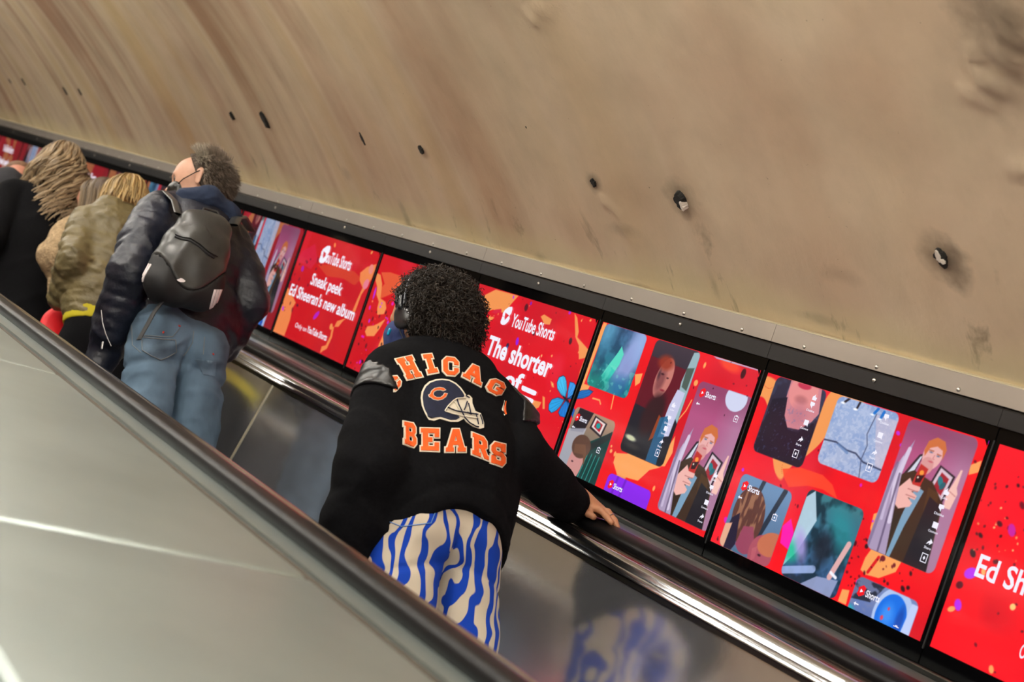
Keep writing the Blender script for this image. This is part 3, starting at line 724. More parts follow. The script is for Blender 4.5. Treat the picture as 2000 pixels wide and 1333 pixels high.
def make_screen(k, cv, label, letters=None, marks=None):
    near, far = SN0 + KP * k, SN0 + KP * k + SWD
    root = empty('advertising_screen', W(XS + .02, -.4165, (near + far) / 2), label, 'screen', 'row of digital advertising screens along the escalator')
    slab('bezel', XS, XS + .045, -.4160, .1275, near - .0142, far + .0142, M['blackgloss'], root, .0022)
    slab('seam', XS - .0012, XS + .03, HB - .012, HT + .004, near - .0141, near - .0095, M['black'], root, .0006)
    nu, nv = cv.nu, cv.nv
    X = np.full(cv.U.shape, XS - .0012); Hh = HB + cv.V; S = far - cv.U
    V = np.stack([X, S * C30 - Hh * S30, S * S30 + Hh * C30 + Z0], -1).reshape(-1, 3)
    idx = np.arange((nu + 1) * (nv + 1)).reshape(nu + 1, nv + 1)
    Fq = np.stack([idx[:-1, :-1], idx[1:, :-1], idx[1:, 1:], idx[:-1, 1:]], -1).reshape(-1, 4)
    c = np.clip(cv.C, 0, 255) / 255; c = np.where(c <= .04045, c / 12.92, ((c + .055) / 1.055) ** 2.4)
    d = from_vf('display', V, Fq, M['display'], root, False, c.reshape(-1, 3))
    if letters: letters.build(d)
    if marks: marks.build(d, 'red_mark', M['red_lit'], .0040)
    P = [(0, 0), (0, 1), (1, 0)]
    me = bpy.data.meshes.new('corner_mask'); me.from_pydata([tuple(W(XS - .0036, HT + .001, near - .001)), tuple(W(XS - .0036, HT + .001, near + .011)), tuple(W(XS - .0036, HT - .014, near - .001))], [], [(0, 1, 2)])
    link('corner_mask', me, M['blackgloss'], root, False)
    return root
def logo(L, o, sc, org):
    """the slanted S-shaped play mark"""
    q = lambda P: [(org[0] + (o[0] + x * o[2]) / sc, org[1] + (o[1] + y * o[2]) / sc) for x, y in P]
    left = [(372, 222), (345, 224), (318, 244), (306, 272), (304, 290), (292, 320), (290, 342), (304, 352), (322, 350), (330, 330), (318, 322), (322, 262)]
    L.shape(q([(375, 222), (352, 222), (322, 244), (308, 268), (304, 286), (318, 296), (325, 262), (352, 285), (320, 318), (318, 296), (304, 290), (290, 328), (291, 344), (303, 353), (322, 351), (345, 330), (357, 305), (354, 290), (368, 268), (376, 240)]))

def ui(L, u, v, w, h, red, t=1., labels=(.44, .56, .68, .80, .90)):
    """column of small buttons at the right of a card"""
    for b, txt in zip(labels, ('Like', 'Dislike', 'Comment', 'Share', '')):
        cu, cvv = u + w * .83, v + h * (1 - b); r = .0075 * t
        if b > .97: continue
        if txt in ('Like', 'Dislike'):
            g = 1 if txt == 'Like' else -1
            L.shape([(cu - r, cvv - g * r), (cu + r * .8, cvv - g * r), (cu + r, cvv), (cu + r * .2, cvv + g * r * .2), (cu + r * .1, cvv + g * r * 1.2), (cu - r * .3, cvv + g * r * .6), (cu - r, cvv + g * r * .1)], False)
        elif txt == 'Comment': L.shape([(cu - r, cvv - r * .8), (cu + r * .6, cvv - r * .8), (cu + r, cvv - r * 1.2), (cu + r, cvv + r), (cu - r, cvv + r)], False)
        elif txt == 'Share': L.shape([(cu - r, cvv - r), (cu - r * .4, cvv + r * .1), (cu + r * .1, cvv + r * .3), (cu + r * .1, cvv + r), (cu + r * 1.2, cvv), (cu + r * .1, cvv - r), (cu + r * .1, cvv - r * .3)], False)
        else:
            a = r * 1.15
            for P in ([(-a, -a * 1.2), (a, -a * 1.2), (a, -a), (-a, -a)], [(-a, a), (a, a), (a, a * 1.2), (-a, a * 1.2)], [(-a, -a), (-a * .8, -a), (-a * .8, a), (-a, a)], [(a * .8, -a), (a, -a), (a, a), (a * .8, a)], [(0, -a * .55), (a * .4, 0), (0, a * .55), (-a * .4, 0)]):
                L.shape([(cu + x, cvv + y) for x, y in P], False)
        if txt: L.text(txt, (cu - r * 1.3 * (len(txt) / 5), cvv - r * 2.3), (cu + r * 1.3 * (len(txt) / 5), cvv - r * 2.3), (cu, cvv - r * 1.55), .01)
    L.cut('button_icons')
def shorts(L, R, u, v, w, h, du=.09, dv=.10, sc=1.):
    cu, cvv = u + du * w + .008, v + h - .03 * 1. - dv * 0
    q = .011 * sc
    R.shape([(cu - q, cvv - q * .9), (cu - q * .2, cvv - q * 1.3), (cu + q, cvv - q * .5), (cu + q * .8, cvv), (cu + q, cvv + q * .9), (cu + q * .2, cvv + q * 1.3), (cu - q, cvv + q * .5), (cu - q * .8, cvv)], False)
    L.shape([(cu - q * .25, cvv - q * .4), (cu + q * .5, cvv), (cu - q * .25, cvv + q * .4)], False)
    L.text('Shorts', (cu + q * 1.35, cvv - q * .75), (cu + q * 1.35 + .043 * sc, cvv - q * .75), (cu, cvv + q * .75), .02)
    R.cut('red_mark'); L.cut()
    L.shape([(u + w * .08, v + h - .062), (u + w * .08 + .006, v + h - .057), (u + w * .08 + .006, v + h - .0605), (u + w * .08 + .015, v + h - .0605), (u + w * .08 + .015, v + h - .0635), (u + w * .08 + .006, v + h - .0635), (u + w * .08 + .006, v + h - .067)], False)
def cam_icon(L, u, v, r=.008):
    for P in ([(-r, -r), (r, -r), (r, -r * .8), (-r, -r * .8)], [(-r, r * .8), (r, r * .8), (r, r), (-r, r)], [(-r, -r), (-r * .8, -r), (-r * .8, r), (-r, r)], [(r * .8, -r), (r, -r), (r, r), (r * .8, r)], [(0, -r * .4), (r * .4, 0), (0, r * .4), (-r * .4, 0)], [(-r * .4, r), (r * .4, r), (r * .4, r * 1.3), (-r * .4, r * 1.3)]):
        L.shape([(u + x, v + y) for x, y in P], False)
DKS = [(60, 10, 26), (30, 6, 18), (96, 8, 30)]; PUR = [(186, 40, 236), (220, 20, 200)]; ORG = [(246, 160, 90), (250, 200, 120)]

# k = -1: nearest, cut by the frame edge
cv = Canvas(-1); cv.ground(40, (250, 4, 28), thr=.9, mag=.05)
cv.specks(1, 60, (.02, .22, .30, .40), DKS, (.0015, .008)); cv.specks(2, 40, (.05, .18, .34, .34), ORG, (.001, .005)); cv.specks(3, 60, (0, 0, SWD, SHT), DKS, (.001, .003)); cv.specks(3, 24, (0, 0, SWD, SHT), ORG, (.001, .004))
for p, a, b, c in (((1895, 1120), .017, .012, PUR[0]), ((1870, 1182), .009, .013, PUR[0]), ((1857, 1190), .010, .006, ORG[0]), ((1873, 1143), .009, .008, DKS[2]), ((1975, 1036), .009, .014, (200, 30, 160)), ((1935, 1308), .006, .009, ORG[0]), ((1977, 1186), .007, .007, ORG[1])):
    cv.ell(cv.tr(*p), a, b, c, 30)
L = Lettering(cv); L.text("Ed Sheeran's", (1903, 1124), (2135, 1229), (1916, 1080), .018); L.text('Only on YouTube Shorts', (1989, 1284), (2160, 1368), (1997, 1255), .006)
make_screen(-1, cv, 'red screen at the right edge of the picture with large white lettering and dark specks', L)
# k = 0
cv = Canvas(0); cv.ground(61, (252, 8, 26), thr=.70, mag=.12)
L, R = Lettering(cv), Lettering(cv); g = lambda x, y: (1340 + x / 2.106, 700 + y / 2.106)
cv.poly([g(*p) for p in ((395, 455), (470, 450), (560, 480), (600, 520), (620, 580), (560, 540), (500, 525), (420, 530), (400, 490))], (250, 70, 40), .9, px=True)
cv.poly([g(*p) for p in ((770, 640), (800, 630), (800, 760), (770, 770), (755, 700))], ORG[0], px=True)
cv.poly([g(*p) for p in ((760, 785), (885, 835), (860, 880), (790, 905), (735, 890), (715, 870), (735, 820))], ORG[0], px=True); cv.line([g(790, 820), g(745, 880)], .004, (220, 20, 30), px=True)
cv.poly([g(*p) for p in ((1165, 440), (1215, 420), (1200, 470), (1160, 480))], ORG[0], px=True)
cv.poly([g(*p) for p in ((640, 950), (670, 955), (655, 1015), (622, 1000))], ORG[0], px=True)
cv.poly([g(*p) for p in ((430, 660), (445, 740), (420, 790), (385, 760), (395, 690))], (255, 20, 170), px=True)
cv.specks(11, 50, (.42, .04, .66, .16), DKS, (.001, .006)); cv.specks(12, 30, (0, 0, SWD, SHT), DKS, (.001, .004)); cv.specks(13, 16, (0, 0, SWD, SHT), PUR, (.002, .007))
a = cv.card(g(375, 72), g(583, 130), g(270, 378), 'shirt'); ui(L, *a, R, 1., (-9, .36, .54, .70, .86)[0:0] or (.12, .22, .45, .66, .85))
a = cv.card(g(628, 152), g(880, 230), g(543, 430), 'street'); ui(L, *a, R, 1., (.99, .10, .36, .60, .82))
a = cv.card(g(920, 245), g(1207, 330), g(757, 785), 'person'); ui(L, *a, R, 1., (.42, .54, .67, .79, .91))
a = cv.card(g(232, 470), g(442, 548), g(128, 765), 'couple'); shorts(L, R, *a); cam_icon(L, a[0] + a[2] * .84, a[1] + a[3] * .62)
a = cv.card(g(505, 535), g(737, 622), g(383, 888), 'blur')
a = cv.card(g(708, 893), g(968, 985), g(660, 1050), 'blue'); shorts(L, R, *a); cam_icon(L, a[0] + a[2] * .8, a[1] + .014)
make_screen(0, cv, 'red screen of phone pictures including a close-up of a black shirt and cracked pavement', L, R)
# k = 1
cv = Canvas(1); cv.ground(83, (238, 12, 26), thr=.70, mag=.10)
L, R = Lettering(cv), Lettering(cv); g = lambda x, y: (1080 + x / 2.667, 600 + y / 2.667)
cv.poly([g(*p) for p in ((262, 80), (280, 84), (160, 400), (190, 410), (180, 430), (100, 500), (130, 400))], ORG[0], px=True)
cv.poly([g(*p) for p in ((325, 760), (400, 765), (560, 835), (500, 850), (440, 905), (400, 895), (330, 870), (312, 810))], ORG[0], px=True)
cv.poly([g(*p) for p in ((425, 350), (465, 345), (450, 395), (425, 412))], ORG[0], px=True); cv.poly([g(*p) for p in ((590, 740), (635, 670), (620, 760), (580, 830), (545, 830))], ORG[0], px=True)
cv.line([g(720, 485), g(690, 540), g(640, 600)], .0022, ORG[0], px=True); cv.line([g(315, 460), g(300, 530)], .0025, ORG[0], px=True); cv.line([g(205, 475), g(240, 485), g(245, 505)], .0025, ORG[0], px=True)
for p, a, b in (((788, 303), .005, .009), ((742, 395), .008, .009), ((302, 725), .004, .004), ((300, 750), .006, .006), ((320, 765), .005, .008), ((523, 945), .005, .008)): cv.ell(cv.tr(*g(*p)), a, b, ORG[0])
cv.ell(cv.tr(*g(920, 300)), .06, .022, (250, 80, 50), -10, .8, .5); cv.ell(cv.tr(*g(989, 347)), .009, .014, (70, 10, 24)); cv.ell(cv.tr(*g(1067, 370)), .003, .004, DKS[0])
cv.poly([g(835, 255), g(1065, 325), g(1068, 332), g(850, 268)], (176, 182, 214), px=True)
cv.butterfly()
a = cv.card(g(278, 82), g(492, 150), g(180, 405), 'teal'); 
a = cv.card(g(540, 165), g(772, 235), g(350, 745), 'face'); ui(L, *a, R, 1., (.48, .60, .69, .80, .90)); 
a = cv.card(g(765, 382), g(1045, 472), g(560, 1060), 'person'); shorts(L, R, *a); ui(L, *a, R, 1., (.60, .70, .81, .91, .99)); cam_icon(L, a[0] + a[2] * .84, a[1] + a[3] * .82)
P = lambda x, y: (a[0] + x * a[2], a[1] + (1 - y) * a[3])
cv.ell(P(.72, .04), .042, .036, (206, 210, 236), mask=cv.rr(a[0], a[1], a[0] + a[2], a[1] + a[3], .018))
a = cv.card(g(120, 515), g(332, 590), g(0, 940), 'selfie'); shorts(L, R, *a, sc=.9); cam_icon(L, a[0] + a[2] * .84, a[1] + a[3] * .62)
a = cv.card(g(292, 860), g(520, 945), g(240, 1080), 'purple'); shorts(L, R, *a)
cv.specks(21, 10, (.3, .3, SWD, SHT), DKS, (.001, .003))
make_screen(1, cv, 'red screen with a teal picture and a dark face, above the resting hand', L, R)
# k = 2
cv = Canvas(2); cv.ground(102, (222, 10, 32), thr=.93, mag=.16); g = lambda x, y: (900 + x / 3.703, 540 + y / 3.703)
for P in (((250, 95), (415, 140), (370, 190), (310, 265), (230, 240), (170, 260), (130, 320), (105, 300), (110, 230), (120, 170), (180, 130)), ((240, 300), (200, 330), (120, 480), (140, 420), (170, 340), (220, 290)), ((60, 380), (130, 370), (100, 440), (60, 450)),
          ((575, 290), (600, 275), (655, 310), (640, 350), (600, 345)), ((820, 265), (840, 300), (850, 400), (840, 440), (920, 530), (900, 590), (850, 600), (850, 500), (825, 440)), ((930, 545), (900, 640), (850, 740), (835, 770), (860, 680), (890, 600)),
          ((645, 755), (665, 770), (672, 805), (655, 800)), ((588, 865), (605, 875), (603, 960), (588, 960)), ((520, 895), (580, 910), (560, 950), (500, 970), (470, 1010), (480, 950)), ((0, 520), (60, 500), (110, 560), (60, 600), (0, 600))):
    cv.poly([g(*p) for p in P], (238, 146, 80), px=True)
cv.poly([g(*p) for p in ((245, 240), (290, 235), (292, 255), (250, 270), (215, 262))], (214, 30, 60), px=True)
for x, y, rx, ry, c in ((470, 225, .010, .013, (90, 12, 30)), (335, 500, .008, .008, (40, 20, 60)), (405, 470, .008, .014, (150, 20, 220)), (330, 520, .005, .009, (40, 90, 170)), (525, 412, .007, .008, (90, 12, 30)), (790, 468, .008, .011, (70, 10, 26)), (505, 195, .005, .006, (130, 20, 180)), (378, 150, .004, .006, (180, 40, 220)), (785, 262, .007, .006, (180, 30, 190)), (870, 320, .003, .004, ORG[0]), (935, 318, .005, .004, ORG[0]), (655, 575, .004, .004, ORG[0]), (205, 300, .005, .009, ORG[0]), (100, 495, .006, .006, ORG[0])):
    cv.ell(cv.tr(*g(x, y)), rx, ry, c, 20)
cv.specks(31, 30, (0, .1, SWD, SHT), ORG, (.001, .003)); cv.specks(32, 14, (0, .1, SWD, SHT), DKS, (.001, .003))
cv.butterfly(); L = Lettering(cv)
L.text('YouTube Shorts', (997, 637), (1081, 663.5), (1003, 611), .02); L.text('The shorter', (947.5, 690), (1073, 736), (951.5, 651), .03); L.text('of', (982, 755), (1014, 769), (986, 716), .03)
L.shape([g(*p) for p in ((450, 790), (545, 832), (551, 842), (543, 862), (530, 864), (446, 826), (441, 816), (444, 796))]); L.shape([g(*p) for p in ((430, 850), (523, 890), (529, 898), (522, 918), (510, 922), (426, 884), (421, 874), (423, 856))])
logo(L, (0, 0, 1.), 3.703, (900, 540))
make_screen(2, cv, 'red and orange marbled screen with white lettering and a blue butterfly', L)
# k = 3, behind the curly head
cv = Canvas(3); cv.ground(120, (206, 10, 26), thr=.95, mag=.08); g = lambda x, y: (640 + x / 6.25, 500 + y / 6.25)
cv.poly([g(*p) for p in ((650, 200), (760, 200), (880, 240), (930, 300), (860, 400), (760, 470), (690, 500), (640, 520), (640, 400), (690, 340))], (222, 84, 50), px=True)
for P in (((600, 210), (640, 230), (660, 340), (650, 430), (640, 520), (700, 560), (710, 640), (680, 710), (600, 720), (600, 640), (620, 560), (590, 470), (600, 380), (580, 300)), ((700, 770), (620, 900), (560, 980), (470, 980), (450, 920), (480, 860), (560, 850), (620, 820)), ((780, 900), (690, 910), (660, 990), (620, 1080), (590, 1180), (640, 1140), (700, 1080), (730, 1000), (775, 960))):
    cv.poly([g(*p) for p in P], (236, 140, 78), px=True)
cv.specks(41, 40, (0, 0, .34, .26), DKS, (.002, .006)); cv.specks(42, 22, (.03, .03, .34, .30), PUR, (.002, .008)); cv.specks(43, 14, (0, 0, SWD, SHT), ORG, (.001, .004)); cv.ell(cv.tr(*g(568, 455)), .006, .025, (180, 40, 220), 8)
make_screen(3, cv, 'red and orange marbled screen behind the curly-haired rider, without lettering')
# k = 4
cv = Canvas(4); cv.ground(141, (200, 12, 26), thr=.93, mag=.06); g = lambda x, y: (480 + x / 4.443, 400 + y / 4.443)
cv.poly([g(*p) for p in ((490, 400), (600, 340), (620, 480), (560, 560), (440, 480))], (206, 24, 66), .7, px=True)
cv.poly([g(*p) for p in ((620, 520), (760, 520), (940, 580), (1000, 640), (940, 700), (840, 640), (700, 620))], (206, 70, 40), .75, px=True)
for P in (((1130, 515), (1050, 540), (990, 590), (985, 660), (1010, 720), (960, 830), (920, 930), (945, 930), (1000, 780), (1040, 720), (1090, 640), (1120, 560)), ((870, 985), (790, 1010), (760, 1070), (745, 1150), (700, 1250), (665, 1270), (640, 1290), (655, 1230), (690, 1220), (730, 1140), (745, 1060), (800, 1060), (840, 1010)), ((350, 680), (430, 850), (400, 900), (380, 1000), (330, 1140), (230, 1100), (300, 850))):
    cv.poly([g(*p) for p in P], (232, 128, 72), px=True)
for x, y, rx, ry, c in ((608, 960, .026, .012, (170, 24, 190)), (737, 1058, .012, .014, (232, 140, 76)), (770, 350, .008, .012, (232, 128, 72)), (1090, 415, .008, .006, (236, 150, 80)), (490, 555, .012, .014, (160, 20, 160)), (1040, 690, .022, .02, (226, 120, 140)), (1085, 560, .018, .022, (226, 130, 120)), (320, 900, .008, .012, (190, 40, 200))):
    cv.ell(cv.tr(*g(x, y)), rx, ry, c, 45)
cv.specks(51, 40, (.0, .1, .25, .36), [(120, 8, 40), (90, 10, 40)], (.002, .006)); L = Lettering(cv)
L.text('YouTube Shorts', (630.5, 511), (684, 526.5), (635.5, 487.5), .02); L.text('Sneak peek', (606, 555), (666, 576), (610, 531.5), .02); L.text("Ed Sheeran's new album", (564, 575), (690, 624.5), (568, 552), .02)
L.text('Only on', (576, 639), (598, 648), (578, 629), .0); L.text('YouTube Shorts', (599, 649), (636.5, 667), (602, 636), .02)
logo(L, (0, 0, 1.), 3.9, (549.5, 424)); make_screen(4, cv, 'red and orange marbled screen with several lines of white lettering, left of the curly head', L)
# k >= 5: seen small and out of focus between the riders
for k in range(5, 14):
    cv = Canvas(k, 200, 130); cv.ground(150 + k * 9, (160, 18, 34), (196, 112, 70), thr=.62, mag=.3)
    L = Lettering(cv); j = (k - 5) % 3; q = lambda u, v: (u, v)
    if j == 0:
        for (u, v, w, h, kind) in ((.13, .25, .13, .30, 'face'), (.28, .22, .16, .34, 'street'), (.48, .07, .20, .39, 'person'), (.03, -.06, .18, .26, 'couple'), (.25, -.02, .18, .20, 'blur'), (.47, -.05, .16, .13, 'blue')):
            a = cv.card((u, v + h), (u + w, v + h), (u, v), kind)
    elif j == 2:
        for (u, v, w, h, kind) in ((.04, .20, .15, .30, 'teal'), (.24, .10, .18, .40, 'face'), (.46, .0, .24, .36, 'person')):
            a = cv.card((u, v + h), (u + w, v + h), (u, v), kind)
    else: L.text('YouTube Shorts', (.20, .36), (.52, .36), (.2, .41), .02); L.text('Sneak peek', (.18, .26), (.50, .26), (.2, .31), .02)
    cv.C = cv.C * (.86 if k < 7 else .75)  # with the duller ground colours, paints viewing-angle dimming into the far artwork
    lab = {5: 'screen of small phone pictures seen just right of the backpack wearer', 6: 'red screen mostly hidden behind the man with the backpack'}.get(k, 'distant red advertising screen seen between or above the heads of the riders on the left')
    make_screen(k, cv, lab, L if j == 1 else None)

# the matching row on the left wall of the tunnel, seen only in reflections
cvL = Canvas(0, 60, 40); cvL.ground(77, (230, 10, 30), thr=.6)
c = np.clip(cvL.C, 0, 255) / 255; c = np.where(c <= .04045, c / 12.92, ((c + .055) / 1.055) ** 2.4)
for j in range(-3, 9):
    s0 = 1.998 + KP * j * 1.0
    t = empty('advertising_screen', W(-3.2, -.41, s0 + .36), 'red and orange advertising screen on the left tunnel wall beyond the far escalator', 'screen', 'digital screens on the left tunnel wall')
    slab('bezel', -3.222, -3.19, -.41, .13, s0 - .014, s0 + .732, M['blackgloss'], t, .002)
    Hh = HB + cvL.V; S_ = s0 + .718 - cvL.U
    V = np.stack([np.full(S_.shape, -3.1885), S_ * C30 - Hh * S30, S_ * S30 + Hh * C30 + Z0], -1).reshape(-1, 3)
    idx = np.arange(61 * 41).reshape(61, 41); Fq = np.stack([idx[:-1, :-1], idx[:-1, 1:], idx[1:, 1:], idx[1:, :-1]], -1).reshape(-1, 4)
    from_vf('display', V, Fq, M['display'], t, False, c.reshape(-1, 3))
# ================================================================== soft bodies: distance fields turned into meshes
def waves(P, f, amp, seed, stretch=(1, 1, 1), n=7):
    rg = np.random.RandomState(seed); out = np.zeros(len(P)); Q = P * np.array(stretch)
    wob = .04 * np.sin(Q[:, [1, 2, 0]] * f * .7 + seed)
    for _ in range(n):
        k = rg.normal(size=3); k *= f * rg.uniform(.6, 1.6) / np.linalg.norm(k); out += np.sin((Q + wob) @ k + rg.uniform(0, 6.28))
    return out * amp / math.sqrt(n)
def creases(P, f, amp, seed, stretch=(1, 1, 1)):
    w = waves(P, f, 1., seed, stretch, 5); return amp * (np.exp(-(w * 2.2) ** 2) - .35)
class SDF:
    def __init__(s, k=.02): s.k = k; s.p = []; s.lo = np.full(3, 9e9); s.hi = -s.lo; s.fx = []; s.cuts = []
    def _b(s, a, r):
        a = np.array(tuple(a), float); s.lo = np.minimum(s.lo, a - r - .03); s.hi = np.maximum(s.hi, a + r + .03)
    def cap(s, a, b, ra, rb=None, ky=1., axis=(0, 1, 0), puff=None, k=None, sub=False):
        rb = ra if rb is None else rb; a, b = np.array(tuple(a), float), np.array(tuple(b), float); ax = np.array(tuple(axis), float); ax /= np.linalg.norm(ax)
        s.p.append((a, b, ra, rb, ky, ax, puff, k or s.k, sub))
        if not sub: s._b(a, ra); s._b(b, rb)
        return s
    def chain(s, pts, ky=1., axis=(0, 1, 0), puff=None, k=None):
        """pts: (point, radius)"""
        for (a, ra), (b, rb) in zip(pts, pts[1:]): s.cap(a, b, ra, rb, ky, axis, puff, k)
        return s
    def ball(s, c, r, sub=False, k=None): return s.cap(c, Vector(tuple(c)) + Vector((0, 0, 1e-4)), r, r, sub=sub, k=k)
    def part(s, o, k=.02):
        s.p.append((o, None, 0, 0, 1., None, None, k, False)); s.lo = np.minimum(s.lo, o.lo); s.hi = np.maximum(s.hi, o.hi); return s
    def one(s, P, q):
        if q[1] is None: return q[0].ev(P)
        a, b, ra, rb, ky, ax, puff, k, sub = q
        Q = P - a; ab = b - a
        if ky != 1.:
            Q = Q + np.outer(Q @ ax, ax) * (1 / ky - 1); ab = ab + (ab @ ax) * ax * (1 / ky - 1)
        L = np.linalg.norm(ab) + 1e-9; t = np.clip(Q @ ab / (L * L), 0, 1)
        r = ra + (rb - ra) * t
        if puff: r = r + puff[1] * (np.abs(np.sin(math.pi * (t * L + puff[2] if len(puff) > 2 else t * L) / puff[0])) ** .5 - .7)
        return np.linalg.norm(Q - np.outer(t, ab), axis=1) - r
    def ev(s, P):
        F_ = None
        for q in s.p:
            f = s.one(P, q); k = q[7]
            if F_ is None: F_ = f; continue
            if q[8]:
                f = -f; h = np.clip(.5 - .5 * (F_ - f) / k, 0, 1); F_ = F_ * (1 - h) + f * h + k * h * (1 - h)
            else:
                h = np.clip(.5 + .5 * (f - F_) / k, 0, 1); F_ = f * (1 - h) + F_ * h - k * h * (1 - h)
                F_ = np.where(False, F_, F_)
                F_ = F_ if True else F_
        for g in s.fx: F_ = F_ + g(P)
        for c in s.cuts: F_ = np.maximum(F_, c(P))
        return F_
    def mesh(s, vox, off=0., cuts=()):
        n = np.ceil((s.hi - s.lo) / vox).astype(int) + 1
        gx = [s.lo[i] + vox * np.arange(n[i]) for i in range(3)]
        G = np.stack(np.meshgrid(*gx, indexing='ij'), -1).reshape(-1, 3)
        F_ = s.ev(G) - off
        for c in cuts: F_ = np.maximum(F_, c(G))
        F_ = F_.reshape(n); 
        ins = F_ < 0
        cs = [(0, 0, 0), (1, 0, 0), (0, 1, 0), (1, 1, 0), (0, 0, 1), (1, 0, 1), (0, 1, 1), (1, 1, 1)]
        sl = lambda A_, c: A_[c[0]:n[0] - 1 + c[0], c[1]:n[1] - 1 + c[1], c[2]:n[2] - 1 + c[2]]
        cnt = sum(sl(ins, c).astype(int) for c in cs); act = (cnt > 0) & (cnt < 8)
        ai = np.argwhere(act); vid = -np.ones(act.shape, int); vid[act] = np.arange(len(ai))
        vals = np.stack([sl(F_, c)[act] for c in cs], 1); acc = np.zeros((len(ai), 3)); num = np.zeros(len(ai)); C_ = np.array(cs, float)
        for i in range(8):
            for j in range(i + 1, 8):
                if sum(abs(a - b) for a, b in zip(cs[i], cs[j])) != 1: continue
                m_ = (vals[:, i] < 0) != (vals[:, j] < 0); t = np.where(m_, vals[:, i] / (vals[:, i] - vals[:, j] + 1e-12), 0)
                acc += np.where(m_[:, None], C_[i] + t[:, None] * (C_[j] - C_[i]), 0); num += m_
        V = s.lo + (ai + acc / np.maximum(num, 1)[:, None]) * vox
        Q = []
        for ax in range(3):
            o1, o2 = [(1, 2), (2, 0), (0, 1)][ax]
            sa = [slice(1, -1)] * 3; sa[ax] = slice(0, -1); sb = [slice(1, -1)] * 3; sb[ax] = slice(1, None)
            A_, B_ = ins[tuple(sa)], ins[tuple(sb)]
            for flip, mk in ((False, A_ & ~B_), (True, ~A_ & B_)):
                e = np.argwhere(mk); e = e + 1; e[:, ax] -= 1
                if not len(e): continue
                d1, d2 = np.zeros(3, int), np.zeros(3, int); d1[o1] = 1; d2[o2] = 1
                q = [vid[tuple((e - a).T)] for a in (d1 + d2, d2, np.zeros(3, int), d1)]
                q = np.stack(q, 1); Q.append(q[:, ::-1] if flip else q)
        return V, np.concatenate(Q)
    def build(s, name, vox, mt, parent=None, off=0., cuts=(), col=None):
        V, Q = s.mesh(vox, off, cuts)
        return from_vf(name, V, Q, mt, parent, True, col(V) if col else None)
def plane(p, nrm):
    """keeps the side the normal points away from"""
    p = np.array(tuple(p), float); nrm = np.array(tuple(nrm), float); nrm /= np.linalg.norm(nrm)
    return lambda P: (P - p) @ nrm

